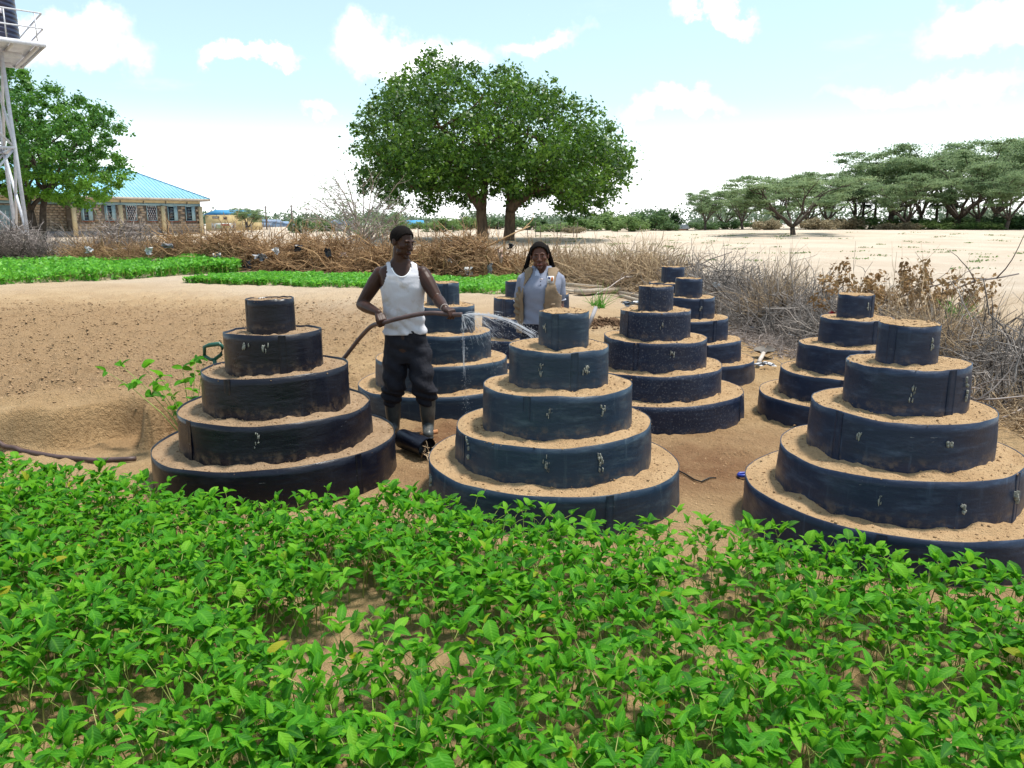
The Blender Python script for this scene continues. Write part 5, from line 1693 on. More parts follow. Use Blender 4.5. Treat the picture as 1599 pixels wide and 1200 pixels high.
# vine like bean plant sprawling over the bank
g = np.random.default_rng(55)
vb = Vector((-2.62, 6.08, gz(-2.62, 6.08)))
rt = thing('bean_vine', 'sprawling leafy bean vine on the dug bank left of the black garden', 'bean plant', vb)
mb = MB(); tips = []
for (px, py) in ((165, 580), (190, 572), (215, 600), (240, 610), (262, 605), (285, 575), (305, 565), (320, 560), (250, 590), (270, 640), (300, 610), (225, 575)):
    e = at(px, py, 6.0 + g.uniform(-.15, .25)) - vb
    P = [Vector((0, 0, 0)), e * .35 + Vector((0, 0, .07)), e * .7 + Vector((0, 0, .06)), e]
    mb.tube(P, [.005, .004, .003, .002], 5)
    tips += [(e, 1.0), (e * .75 + Vector((0, 0, .05)), .8)]
mb.build('stems', M_STEM, rt, True)
for e, k in tips:
    for s in range(3):
        c = bpy.data.objects.new('leaf', LMESH[int(g.integers(8))]); COL.objects.link(c); c.parent = rt
        L = g.uniform(.06, .13) * k
        c.matrix_local = Matrix.Translation(e) @ Euler((g.uniform(-.6, .8), g.normal() * .5, g.random() * 6.28)).to_matrix().to_4x4() @ Matrix.Diagonal((L * 1.25, L, L, 1))
# small green sprouts
for (px, py, Y, lab) in ((940, 438, 16.5, 'thin yellow green sprout standing before the tan brushwood'), (930, 457, 17.0, 'small bright green tuft at the broad board'), (1497, 478, 9.6, 'green weed tuft on the golden straw')):
    q = at(px, py, Y); zb = gz(q.x, Y) if px < 1400 else q.z - .15
    rt = thing('green_sprout', lab, 'plant', (q.x, Y, zb))
    n = 30
    P1, _, _ = walk(np.zeros((n, 3)) + g.normal(size=(n, 3)) * [.06, .06, 0], g.random(n) * 6.28, g.uniform(.5, 1.5, n), g.uniform(.15, .45, n) * (1.4 if px == 940 else .8), 5, g, .15)
    V, F = tubes(P1, np.full((n, 1), .008) * np.linspace(1, .3, 5)[None], 3)
    link('blades', np_mesh('blades', V, F, {'rnd': g.random(len(V))}), M_CROP, rt)
# sparse weeds on the open plain
g = np.random.default_rng(60)
n = 120
x = g.uniform(2, 38, n); y = g.uniform(28, 66, n)
cl = np.stack([x, y, terrain(x, y) + .03], -1)
V, F, tn = leaf_cloud(cl, np.stack([g.uniform(.2, 1.1, n), g.uniform(.1, .4, n), np.full(n, .06)], -1), 26, .05, g, .5, .2)
link('weeds', np_mesh('weeds', V, F, {'rnd': tn}), M_BUSHL, kind='stuff', label='sparse low weeds on the pale plain')
# ------------------------------------------------------------------ people
M_SKIN = pbr('deep brown skin', (.050, .0225, .0150), (.036, .0162, .0110), 9, .42, .1, 60, spec=.22, dist=.002)
M_SKINW = pbr('brown skin', (.105, .045, .029), (.078, .034, .022), 9, .46, .1, 60, spec=.22, dist=.002)
M_HAIR = pbr('black hair', (.007, .0055, .0050), (.012, .0095, .0085), 60, .9, .8, 220, spec=.08, dist=.006)
M_TANKTOP = pbr('white cotton', (.55, .55, .58), (.49, .49, .53), 4, .85, .45, 18, c3=(.40, .35, .30), s3=5.0, lo3=.55, hi3=.72, dist=.01)
M_TRIM = flat('white rib trim', (.82, .82, .84), .85)
M_PANTS = pbr('black work trousers', (.012, .013, .019), (.020, .020, .026), 5, .85, .5, 25, c3=(.06, .052, .045), s3=6, lo3=.60, hi3=.8, dist=.02, spec=.2)
M_BOOT = pbr('dusty rubber boot', (.060, .065, .062), (.038, .042, .041), 6, .42, .2, 30, c3=(.15, .135, .115), s3=4, lo3=.52, hi3=.75, spec=.5)
M_POLO = pbr('grey blue polo cotton', (.235, .255, .325), (.205, .225, .295), 5, .9, .3, 22, dist=.012, spec=.15)
M_VEST = pbr('khaki vest cloth', (.26, .19, .125), (.20, .145, .095), 6, .9, .35, 22, dist=.012, spec=.15)
M_EYEW = flat('eye white', (.13, .11, .10), .5)
M_EYEB = flat('eye dark', (.01, .006, .005), .15)
M_LIP = flat('lips', (.075, .028, .026), .45)
M_LIPW = flat('lips rose', (.16, .055, .05), .45)


class Sculpt:
    """overlapping lofts and balls, fused into one continuous skin by a voxel remesh"""
    def __init__(s):
        s.mb = MB()

    def ball(s, c, r, M=None, n=12, m=8):
        c = np.array(c, float); r = np.array(r, float) * np.ones(3)
        V = [(0, 0, -1)]
        for i in range(1, m):
            ph = -PI / 2 + PI * i / m
            for j in range(n):
                V.append((math.cos(ph) * math.cos(2 * PI * j / n), math.cos(ph) * math.sin(2 * PI * j / n), math.sin(ph)))
        V.append((0, 0, 1))
        V = np.array(V) * r
        if M is not None:
            V = V @ np.array(M)[:3, :3].T
        V += c
        q, t = [], []
        for j in range(n):
            t.append([0, 1 + (j + 1) % n, 1 + j])
            t.append([len(V) - 1, 1 + (m - 2) * n + j, 1 + (m - 2) * n + (j + 1) % n])
            for i in range(m - 2):
                q.append([1 + i * n + j, 1 + i * n + (j + 1) % n, 1 + (i + 1) * n + (j + 1) % n, 1 + (i + 1) * n + j])
        s.mb.add(V, [np.array(q), np.array(t)])

    def chain(s, pts, rad, sides=12, sub=4):
        """smooth limb through pts with radii, rounded ends"""
        P = np.array([tuple(p) for p in pts], float); rad = np.array(rad, float)
        n = len(P)
        if n > 2 and sub > 1:
            out, ro = [], []
            for i in range(n - 1):
                p0, p1, p2, p3 = P[max(i - 1, 0)], P[i], P[i + 1], P[min(i + 2, n - 1)]
                for k in range(sub):
                    t_ = k / sub
                    out.append(.5 * ((2 * p1) + (-p0 + p2) * t_ + (2 * p0 - 5 * p1 + 4 * p2 - p3) * t_ ** 2 + (-p0 + 3 * p1 - 3 * p2 + p3) * t_ ** 3)); ro.append(rad[i] * (1 - t_) + rad[i + 1] * t_)
            out.append(P[-1]); ro.append(rad[-1])
            P, rad = np.array(out), np.array(ro)
        s.mb.tube(P, rad, sides)
        s.ball(P[0], rad[0] * .98, n=10, m=6); s.ball(P[-1], rad[-1] * .98, n=10, m=6)

    def rings(s, rg, n=28):
        """closed loft through elliptical rings (z, cx, cy, rx, ry)"""
        V, F = ring_loft(rg, n)
        m = len(V) // n
        s.mb.add(V, [F, np.array([list(range(n))[::-1], [(m - 1) * n + k for k in range(n)]])])

    def build(s, name, voxel, mat, parent, O, smooth=3, wr=None, kind=None):
        me = s.mb.mesh('tmp')
        ob = bpy.data.objects.new('tmp', me); COL.objects.link(ob)
        md = ob.modifiers.new('r', 'REMESH'); md.mode = 'VOXEL'; md.voxel_size = voxel; md.use_smooth_shade = True
        sm = ob.modifiers.new('s', 'SMOOTH'); sm.factor = .5; sm.iterations = smooth
        dg = bpy.context.evaluated_depsgraph_get()
        out = bpy.data.meshes.new_from_object(ob.evaluated_get(dg))
        bpy.data.objects.remove(ob); bpy.data.meshes.remove(me)
        n = len(out.vertices)
        co = np.empty(n * 3, np.float32); out.vertices.foreach_get('co', co); co = co.reshape(-1, 3)
        if wr is not None:
            nm = np.empty(n * 3, np.float32); out.vertices.foreach_get('normal', nm)
            co = co + nm.reshape(-1, 3) * wr(co)[:, None]
        co = co - np.array(O)
        out.vertices.foreach_set('co', co.astype(np.float32).ravel())
        out.update()
        out.name = name
        out.materials.clear()
        out.polygons.foreach_set('use_smooth', np.ones(len(out.polygons), bool))
        return link(name, out, mat, parent, kind=kind)


def ring_interp(rg, m):
    rg = np.array(rg, float); k = len(rg)
    t0 = np.linspace(0, 1, k); t1 = np.linspace(0, 1, m)
    # smooth (Catmull-like) resample
    out = np.empty((m, 5))
    for c in range(5):
        y = rg[:, c]; d = np.gradient(y, t0)
        i = np.clip(np.searchsorted(t0, t1, 'right') - 1, 0, k - 2)
        h = t0[i + 1] - t0[i]; u = (t1 - t0[i]) / h
        out[:, c] = (2 * u ** 3 - 3 * u ** 2 + 1) * y[i] + (u ** 3 - 2 * u ** 2 + u) * h * d[i] + (-2 * u ** 3 + 3 * u ** 2) * y[i + 1] + (u ** 3 - u ** 2) * h * d[i + 1]
    return out


def ring_loft(rg, n, m=None, grow=0.0, pw=2.4):
    r = ring_interp(rg, m or len(rg) * 4)
    a = np.arange(n) * 2 * PI / n
    ca, sa = np.cos(a), np.sin(a)
    k = (np.abs(ca) ** pw + np.abs(sa) ** pw) ** (-1 / pw)
    V = np.stack([r[:, 1:2] + (r[:, 3:4] + grow) * k * ca, r[:, 2:3] + (r[:, 4:5] + grow) * k * sa, np.repeat(r[:, 0:1], n, 1)], -1)
    m_ = len(r)
    ii = np.arange(m_ * n).reshape(m_, n)
    F = np.stack([ii[:-1], np.roll(ii[:-1], -1, 1), np.roll(ii[1:], -1, 1), ii[1:]], -1).reshape(-1, 4)
    return V.reshape(-1, 3), F


def shell(name, rg, grow, keep, mat, parent, O, yaw, cen, thick=.005, n=112, m=96, wr=None):
    """cloth worn on a torso: the loft grown outwards, trimmed by keep(u, front, z), given thickness"""
    V, F = ring_loft(rg, n, m, grow)
    c, s = math.cos(yaw), math.sin(yaw)
    fc = V[F].mean(1)
    k = keep(fc[:, 0], fc[:, 1] < fc_y(rg, fc[:, 2]), fc[:, 2])
    if wr is not None:
        d = V.copy(); d[:, 2] = 0; d[:, :2] /= np.linalg.norm(d[:, :2], axis=1, keepdims=True) + 1e-9
        V = V + d * wr(V)[:, None]
    F = F[k]
    W = V.copy(); W[:, 0] = V[:, 0] * c - V[:, 1] * s + cen[0]; W[:, 1] = V[:, 0] * s + V[:, 1] * c + cen[1]; W[:, 2] = V[:, 2] + cen[2]
    used = np.unique(F); mp = np.full(len(W), -1); mp[used] = np.arange(len(used))
    me = np_mesh(name, W[used] - np.array(O), mp[F], None, True)
    o = link(name, me, mat, parent)
    sm = o.modifiers.new('s', 'SMOOTH'); sm.factor = .5; sm.iterations = 4
    sd_ = o.modifiers.new('t', 'SOLIDIFY'); sd_.thickness = thick; sd_.offset = 1
    return o


def fc_y(rg, z):
    rg = np.array(rg); o = np.argsort(rg[:, 0])
    return np.interp(z, rg[o, 0], rg[o, 2])


def frame(fwd, roll_up=(0, 0, 1)):
    f = Vector(fwd).normalized(); r = f.cross(Vector(roll_up)).normalized(); u = r.cross(f)
    return Matrix((r, f, u)).transposed()          # columns: right, forward, up


def hand(sc, wrist, D, N, thumb=1, curl=(62, 128, 180), size=1.0):
    """palm and five bent fingers; D to the knuckles, N out of the palm"""
    w = Vector(wrist); D = Vector(D).normalized(); N = Vector(N); N = (N - D * N.dot(D)).normalized(); S = D.cross(N)
    k = size
    for u in (-.026, -.009, .009, .026):
        sc.chain([w + S * u * .55 * k, w + D * .045 * k + S * u * .95 * k, w + D * .088 * k + S * u * k], [.015 * k, .0165 * k, .0135 * k], 8, 2)
    Ls = (.040, .045, .043, .034)
    for i, u in enumerate((-.030, -.010, .010, .029)):
        p = w + D * .086 * k + S * u * k
        pts = [p - D * .03 * k, p]
        for j, f in enumerate((1.0, .66, .52)):
            a = R(curl[j] + (i - 1.5) * 4)
            p = p + (D * math.cos(a) + N * math.sin(a)) * Ls[i] * f * k
            pts.append(p)
        sc.chain(pts, [.0105 * k, .0102 * k, .0094 * k, .0085 * k, .0074 * k], 8, 2)
    T = -S * thumb
    b = w + D * .022 * k + T * .022 * k + N * .006 * k
    p1 = b + (D * .80 + T * .22 + N * .50).normalized() * .040 * k
    p2 = p1 + (D * .80 - T * .15 + N * .50).normalized() * .032 * k
    p3 = p2 + (D * .45 - T * .30 + N * .80).normalized() * .025 * k
    sc.chain([b, p1, p2, p3], [.0165 * k, .0125 * k, .0110 * k, .009 * k], 8, 2)


def head(sc, c, M, k=1.0, jaw=1.0):
    """c head centre, M head frame (right, forward, up)"""
    def P(x, y, z): return Vector(c) + M @ (Vector((x, y, z)) * k)
    def B(x, y, z, rx, ry, rz): sc.ball(P(x, y, z), (rx * k, ry * k, rz * k), M)
    B(0, -.012, .036, .076, .098, .088)
    B(0, .020, -.006, .067, .080, .080)
    B(0, .030, -.052, .054 * jaw, .062, .056)
    B(0, .066, -.098, .026, .020, .018)
    for s in (-1, 1):
        B(s * .046, .050, -.020, .024, .028, .022)          # cheekbones
        B(s * .030, .083, .026, .028, .014, .0095)          # brow
        B(s * .044, .026, -.070, .020, .030, .024)          # jaw angle
        B(s * .0145, .104, -.036, .0105, .0115, .009)       # nostril wings
        B(s * .080, -.010, -.004, .010, .020, .031)         # ears
        B(s * .083, -.014, .012, .009, .016, .015)
    sc.chain([P(0, .092, .012), P(0, .104, -.012), P(0, .115, -.034)], [.0085 * k, .0105 * k, .0135 * k], 8, 2)
    B(0, .092, -.064, .024, .012, .0075)
    B(0, .090, -.078, .022, .012, .0080)
    sc.ball(P(0, .084, -.105), (.02 * k, .014 * k, .012 * k), M)


def face_parts(parent, O, c, M, k, liph, hmat=None):
    def P(x, y, z): return Vector(c) + M @ (Vector((x, y, z)) * k) - Vector(O)
    for s in (-1, 1):
        sc = Sculpt(); sc.ball(P(s * .031, .0855, .004), (.012 * k, .0062 * k, .0044 * k), M); V = sc.mb.mesh('eye', True)
        e = link('eye', V, M_EYEW, parent)
        sc = Sculpt(); sc.ball(P(s * .031 + .001, .0925, .004), (.0058 * k, .003 * k, .0056 * k), M); link('iris', sc.mb.mesh('iris', True), M_EYEB, e)
        mb = MB(); mb.tube([P(s * .013, .0975, .022), P(s * .030, .0975, .030), P(s * .047, .086, .026)], [.0028 * k, .0034 * k, .002 * k], 6); mb.build('eyebrow', M_HAIR, parent, True)
    mb = MB(); mb.tube([P(-.024, .093, -.071), P(-.01, .103, -.0690), P(0, .1045, -.0695), P(.01, .103, -.0690), P(.024, .093, -.071)], [.003 * k, .0068 * k, .0075 * k, .0068 * k, .003 * k], 8); mb.build('lips', liph, parent, True)


def hair_cap(parent, O, c, M, k, front=.066, nape=-.045, grow=1.045, name='hair', top=1.0):
    n, m = 40, 26
    V = []
    for i in range(m):
        ph = PI / 2 * 1.0 - (i / (m - 1)) * PI * .86
        for j in range(n):
            a = 2 * PI * j / n
            V.append((math.cos(ph) * math.cos(a), math.cos(ph) * math.sin(a), math.sin(ph)))
    V = np.array(V)
    P = V * np.array([.076, .098, .088 * top]) * grow + np.array([0, -.012, .036])
    ii = np.arange(n * m).reshape(m, n)
    F = np.stack([ii[:-1], np.roll(ii[:-1], -1, 1), np.roll(ii[1:], -1, 1), ii[1:]], -1).reshape(-1, 4)
    fc = P[F].mean(1)
    lim = nape + (front - nape) * sstep(-.03, .085, fc[:, 1])
    side = (np.abs(fc[:, 0]) > .05) & (fc[:, 1] > -.02) & (fc[:, 1] < .05)
    keep = fc[:, 2] > np.where(side, np.maximum(lim, .012), lim)
    F = F[keep]
    P = P * (1 + .012 * fbm(V[:, 0] * 9 + 3, V[:, 1] * 9 + V[:, 2] * 7, 4, 3)[:, None])
    W = (P * k) @ np.array(M)[:3, :3].T + np.array(c) - np.array(O)
    used = np.unique(F); mp = np.full(len(W), -1); mp[used] = np.arange(len(used))
    o = link(name, np_mesh(name, W[used], mp[F], None, True), M_HAIR, parent)
    sd_ = o.modifiers.new('t', 'SOLIDIFY'); sd_.thickness = .009 * k; sd_.offset = -1
    return o


# ---- the man with the hose -------------------------------------------------
MY = 6.45
mzero = gz(-.80, MY)
mp = lambda px, py, dy=0.0: at(px, py, MY + dy)
O = Vector((mp(638, 600).x, MY, mzero))
man = thing('person', 'man in a white tank top, black trousers and rubber boots holding a hose', 'person', O)
px2m = .00545
# torso rings in a local frame (z world height), facing the viewer with a slight turn
tc_ = mp(630, 470)
zr = lambda py: mp(630, py).z
TOR = [(zr(560), .012, .0, .165, .115), (zr(535), .010, .0, .172, .118), (zr(512), .006, .0, .160, .108), (zr(490), .0, -.002, .156, .104), (zr(468), -.002, -.006, .164, .112),
       (zr(448), -.003, -.008, .178, .122), (zr(434), -.004, -.002, .184, .118), (zr(425), -.006, .008, .190, .098), (zr(418), -.009, .014, .165, .082), (zr(411), -.013, .014, .100, .066), (zr(402), -.016, .010, .062, .060)]
YAW = R(10)
sc = Sculpt()
V, F = ring_loft(TOR, 32, 44)
c_, s_ = math.cos(YAW), math.sin(YAW)
Wd = V.copy(); Wd[:, 0] = V[:, 0] * c_ - V[:, 1] * s_ + tc_.x; Wd[:, 1] = V[:, 0] * s_ + V[:, 1] * c_ + MY
nn = 32; mm = len(V) // nn
sc.mb.add(Wd, [F, np.array([list(range(nn))[::-1], [(mm - 1) * nn + k for k in range(nn)]])])
hc = mp(628, 379, -.02)
HM = frame((math.sin(R(52)), -math.cos(R(52)), -.20), (.02, .05, 1))
sc.chain([mp(622, 416, .02), mp(624, 405, .0), Vector(hc) + HM @ Vector((0, -.02, -.05))], [.066, .060, .056], 14)
head(sc, hc, HM, 1.02)
# arms: shoulder, elbow, wrist
sl, el_, wl = mp(594, 428, .02), mp(564, 476, .03), mp(591, 489, -.20)
sr, er, wr_ = mp(660, 428, -.01), mp(683, 467, -.12), mp(695, 482, -.36)
for a, b, c2 in ((sl, el_, wl), (sr, er, wr_)):
    sc.ball(a, (.061, .065, .062))
    sc.chain([a, a.lerp(b, .3), a.lerp(b, .65), b], [.060, .064, .056, .045], 14)
    sc.chain([b, b.lerp(c2, .3), b.lerp(c2, .7), c2], [.046, .050, .040, .029], 14)
hl, hr = (wl + Vector((.04, -.055, -.02))), (wr_ + Vector((.05, -.05, .0)))
AX_L = Vector((.93, -.05, .24)).normalized()
hand(sc, wl, (.40, -.62, -.55), (-.05, .35, -.75), thumb=1)
hand(sc, wr_, (.55, -.72, -.12), (-.1, .25, -1), thumb=-1)
sc.build('body', .0052, M_SKIN, man, O, 3)
face_parts(man, O, hc, HM, 1.02, M_LIP)
hair_cap(man, O, hc, HM, 1.02, front=.084, nape=-.025, grow=1.006)
# tank top
zt1, zn, zs = zr(521), zr(433), zr(414)


def keep_tank(u, front, z):
    scoop = np.where(front, (u + .012) ** 2 / .082 ** 2 + (z - zr(412)) ** 2 / (zr(412) - zr(431.5)) ** 2 < 1, (u + .012) ** 2 / .075 ** 2 + (z - zr(410)) ** 2 / .05 ** 2 < 1)
    arm = (np.abs(u + .004) - .215) ** 2 / .090 ** 2 + (z - zr(418)) ** 2 / .175 ** 2 < 1
    return (z > zt1 + .006 * np.sin(u * 25)) & ~scoop & ~arm & (z < zr(409.5))


def wr_tank(V):
    z = V[:, 2]; u = V[:, 0]
    f = sstep(zr(450), zr(505), z * 1.0)
    return .007 * np.sin(z * 70 + 3 * np.sin(u * 14) + u * 20) * (1 - sstep(zr(505), zr(460), z)) + (.012 * fbm(u * 9, z * 14, 3, 3)) + .010 * (1 - sstep(zt1, zt1 + .06, z))


shell('tank_top', TOR, .008, keep_tank, M_TANKTOP, man, O, YAW, (tc_.x, MY, 0), wr=wr_tank)
# neckline and armhole binding
mb = MB()


def on_torso(u, py, grow=.016, front=True):
    z = zr(py); r = ring_interp(TOR, 200); i = int(np.argmin(np.abs(r[:, 0] - z)))
    _, cx, cy, rx, ry = r[i]
    x = u; q = min(abs(u - cx) / (rx + grow), .999)
    y = cy - (ry + grow) * (1 - q ** 2.4) ** (1 / 2.4)
    return Vector((x * c_ - y * s_ + tc_.x, x * s_ + y * c_ + MY, z))


pts = [on_torso(-.012 + .082 * math.sin(a), 412 + (431.5 - 412) * math.cos(a), .011) - O for a in np.linspace(-1.25, 1.25, 19)]
mb.tube(pts, .0065, 6); mb.build('neck_binding', M_TRIM, man, True)
# trousers
sc = Sculpt()
PEL = [(zr(566), .012, .004, .165, .120), (zr(545), .012, .004, .186, .132), (zr(528), .008, .0, .182, .126), (zr(513), .006, .0, .168, .116)]
V, F = ring_loft(PEL, 32, 16)
Wd = V.copy(); Wd[:, 0] = V[:, 0] * c_ - V[:, 1] * s_ + tc_.x; Wd[:, 1] = V[:, 0] * s_ + V[:, 1] * c_ + MY
mm = len(V) // 32
sc.mb.add(Wd, [F, np.array([list(range(32))[::-1], [(mm - 1) * 32 + k for k in range(32)]])])
Lh, Lk, La = mp(617, 548), mp(617, 596, -.04), mp(613, 622, .02)
Rh, Rk, Ra = mp(654, 548), mp(659, 596, -.08), mp(667, 619, -.05)
for h, k, a in ((Lh, Lk, La), (Rh, Rk, Ra)):
    sc.chain([h, h.lerp(k, .5), k, k.lerp(a, .6), a], [.112, .104, .096, .098, .088], 18)


def wr_pants(co):
    x, y, z = co.T
    return .010 * np.sin(z * 42 + 5 * vnoise(x * 7, z * 7, 3) + x * 24) * (1 - .6 * sstep(zr(600), zr(560), z)) + .014 * fbm(x * 11, z * 9, 5, 3) + .008 * np.sin(z * 95 + x * 30) * (z < zr(606))


sc.build('trousers', .008, M_PANTS, man, O, 4, wr_pants)
# rubber boots
for ank, foot, tp in ((mp(614, 655, .0), mp(612, 672, -.05), mp(613, 622, .02)), (mp(668, 664, -.03), mp(669, 680, -.07), mp(667, 618, -.04))):
    sc = Sculpt()
    z0 = gz(foot.x, foot.y)
    heel = Vector((ank.x, ank.y + .02, z0 + .045))
    sc.chain([Vector((tp.x, tp.y, tp.z + .01)), tp.lerp(heel, .5), Vector((heel.x, heel.y, z0 + .12)), heel], [.074, .066, .056, .048], 18)
    dr = (Vector((foot.x, foot.y, 0)) - Vector((ank.x, ank.y, 0)))
    dr = Vector((.12 if foot.x > -.8 else -.15, -1, 0)).normalized()
    toe = heel + dr * .17
    sc.chain([Vector((heel.x, heel.y, z0 + .055)), heel + dr * .09 + Vector((0, 0, .012)), Vector((toe.x, toe.y, z0 + .042))], [.050, .050, .044], 14)
    sx = Vector((0, 0, 1)).cross(dr)
    for f in (-.2, .25, .62, 1.0):
        sc.ball(heel + dr * .17 * f - Vector((0, 0, .028)), (.048, .048, .018))
    bt = sc.build('boot', .006, M_BOOT, man, O, 2)
    mb = MB()
    ring = [Vector((tp.x + .077 * math.cos(a), tp.y + .077 * math.sin(a), tp.z + .012)) - O for a in np.linspace(0, 2 * PI, 25)]
    mb.tube(ring, .006, 6, False); mb.build('rim', M_BOOT, bt, True)
# bracelet
mb = MB()
d = (wr_ - er).normalized(); s1 = d.cross(Vector((0, 0, 1))).normalized(); s2 = s1.cross(d)
mb.tube([wr_ - d * .012 + (s1 * math.cos(a) + s2 * math.sin(a)) * .0315 - O for a in np.linspace(0, 2 * PI, 21)], .0035, 6, False); mb.build('bracelet', flat('pale bracelet', (.5, .42, .38)), man, True)

# ---- the hose he holds, and the water --------------------------------------
def grip(wv_, D, N):
    D = Vector(D).normalized(); N = Vector(N); N = (N - D * N.dot(D)).normalized()
    return wv_ + D * .090 + N * .030


gripL = grip(wl, (.40, -.62, -.55), (-.05, .35, -.75))
gripR = grip(wr_, (.55, -.72, -.12), (-.1, .25, -1))
noz = gripR + Vector((.085, -.03, .004))
hp = [at(470, 640, 6.75), at(505, 598, 6.70), at(540, 556, 6.62), at(562, 528, 6.5), at(580, 510, 6.32), gripL, gripL.lerp(gripR, .35) + Vector((0, -.02, .028)), gripL.lerp(gripR, .7) + Vector((0, -.015, .035)), gripR, noz]
hp[0].z = max(gz(hp[0].x, hp[0].y) + .02, .02)
hp = [Vector((-1.95, 6.75, gz(-1.95, 6.75) + .02))] + hp
P = np.array([tuple(p) for p in hp]); out = []
for i in range(len(P) - 1):
    p0, p1, p2, p3 = P[max(i - 1, 0)], P[i], P[i + 1], P[min(i + 2, len(P) - 1)]
    for k in range(8):
        t_ = k / 8
        out.append(.5 * ((2 * p1) + (-p0 + p2) * t_ + (2 * p0 - 5 * p1 + 4 * p2 - p3) * t_ ** 2 + (-p0 + 3 * p1 - 3 * p2 + p3) * t_ ** 3))
out.append(P[-1])
HO = Vector(hp[0])
mb = MB(); mb.tube(np.array(out) - np.array(HO), .0185, 10)
mb.build('hose', M_HOSE, loc=HO, smooth=True, label='brown hose running up from the sand through the man\'s hands', cat='hose')
m, t = new_mat('spraying water')
b = t.n('ShaderNodeBsdfPrincipled', {'Base Color': (.92, .95, 1, 1), 'Roughness': .08, 'Transmission Weight': .55, 'IOR': 1.33, 'Specular IOR Level': .6})
t.n('ShaderNodeOutputMaterial', {'Surface': b.outputs[0]})
M_WATER = m
g = np.random.default_rng(400)
mb_paths, mb_r, drops = [], [], []


def jet(v0, n, tmax, sv, r, S=9, t0=0.0):
    for i in range(n):
        v = np.array(v0) + g.normal(size=3) * sv
        a = g.uniform(t0, tmax); b_ = min(tmax, a + g.uniform(.02, .09) * (1 if tmax > .2 else .6))
        tt = np.linspace(a, b_, S)
        P = np.array(noz)[None] + v[None] * tt[:, None] + np.array([0, 0, -4.9])[None] * (tt ** 2)[:, None]
        mb_paths.append(P); mb_r.append(np.full(S, r * g.uniform(.5, 1.2)) * np.sin(np.linspace(.35, PI - .2, S)))


def drp(v0, n, t0, tmax, sv, r):
    for i in range(n):
        v = np.array(v0) + g.normal(size=3) * sv
        tt = g.uniform(t0, tmax)
        drops.append((np.array(noz) + v * tt + np.array([0, 0, -4.9]) * tt * tt, r * g.uniform(.4, 1.3)))


jet((2.6, .95, .20), 70, .225, (.09, .08, .08), .0018)             # long thick stream to the right
drp((2.6, .95, .20), 900, .04, .245, (.16, .13, .13), .0020)
jet((1.5, .7, -.15), 110, .16, (.45, .25, .35), .0010)             # fan
jet((.9, .5, -.7), 50, .16, (.35, .2, .35), .0009)
drp((1.4, .7, -.2), 1100, .06, .38, (.45, .27, .38), .0016)
jet((.06, .0, -.5), 16, .26, (.03, .03, .10), .0015)             # trickle straight down
drp((.08, .05, -.5), 320, .10, .42, (.07, .06, .12), .0018)
jet((.20, .05, -.4), 40, .12, (.14, .08, .15), .0014)
P = np.array(mb_paths); rr = np.array(mb_r)
V, F = tubes(P, rr, 5)
base = np.array([[1, 0, 0], [-1, 0, 0], [0, 1, 0], [0, -1, 0], [0, 0, 1.3], [0, 0, -1.3]], float)
f8 = np.array([[0, 2, 4], [2, 1, 4], [1, 3, 4], [3, 0, 4], [2, 0, 5], [1, 2, 5], [3, 1, 5], [0, 3, 5]])
C = np.array([d_[0] for d_ in drops]); r_ = np.array([d_[1] for d_ in drops])
ok = C[:, 2] > .3
C, r_ = C[ok], r_[ok]
DV = (base[None] * r_[:, None, None] + C[:, None, :]).reshape(-1, 3); DF = (f8[None] + 6 * np.arange(len(C))[:, None, None]).reshape(-1, 3) + len(V)
link('water_spray', np_mesh('water_spray', np.concatenate([V, DV]) - np.array(noz), [F, DF], None, True), M_WATER, loc=noz, kind='stuff', label='water spraying and dripping from the end of the held hose')

# ---- the woman --------------------------------------------------------------
LY = 6.92
wp = lambda px, py, dy=0.0: at(px, py, LY + dy)
O = Vector((wp(845, 500).x, LY, gz(.27, LY)))
woman = thing('person', 'woman with braids in a khaki vest over a grey blue polo shirt', 'person', O)
tc_ = wp(845, 470)
zw = lambda py: wp(845, py).z
TW = [(zw(530), .0, .0, .172, .125), (zw(512), -.004, .0, .170, .130), (zw(496), -.006, -.004, .160, .128), (zw(478), -.006, -.012, .152, .124), (zw(462), -.006, -.022, .158, .132), (zw(448), -.004, -.020, .166, .134), (zw(437), .0, -.002, .170, .112),
      (zw(429), .004, .012, .158, .092), (zw(422), .004, .018, .112, .070), (zw(416), .002, .018, .070, .056), (zw(410), .0, .014, .050, .050)]
YW = R(-8)
c_, s_ = math.cos(YW), math.sin(YW)
sc = Sculpt()
V, F = ring_loft(TW, 32, 44)
Wd = V.copy(); Wd[:, 0] = V[:, 0] * c_ - V[:, 1] * s_ + tc_.x; Wd[:, 1] = V[:, 0] * s_ + V[:, 1] * c_ + LY
mm = len(V) // 32
sc.mb.add(Wd, [F, np.array([list(range(32))[::-1], [(mm - 1) * 32 + k for k in range(32)]])])
hc = wp(842.5, 400.5, -.03)
HM = frame((-.06, -1, -.03), (-.06, 0, 1))
sc.chain([wp(844, 424, .015), wp(843, 416), Vector(hc) + HM @ Vector((0, -.02, -.05))], [.054, .050, .048], 14)
head(sc, hc, HM, .93, .98)
sl, el_, wl = wp(819, 437, .03), wp(811, 474, .07), wp(811, 499, .0)
sr, er, wr2 = wp(871, 437, .02), wp(874, 470, .03), wp(874, 500, -.08)
for a, b, c2 in ((sl, el_, wl), (sr, er, wr2)):
    sc.ball(a, .055)
    sc.chain([a, a.lerp(b, .5), b], [.052, .050, .040], 14)
    sc.chain([b, b.lerp(c2, .35), c2], [.040, .041, .026], 14)
hand(sc, wl, (.02, -.12, -1), (1, .1, 0), 1, (22, 42, 60), .9)
hand(sc, wr2, (.02, -.25, -1), (-1, .1, 0), -1, (22, 42, 60), .9)
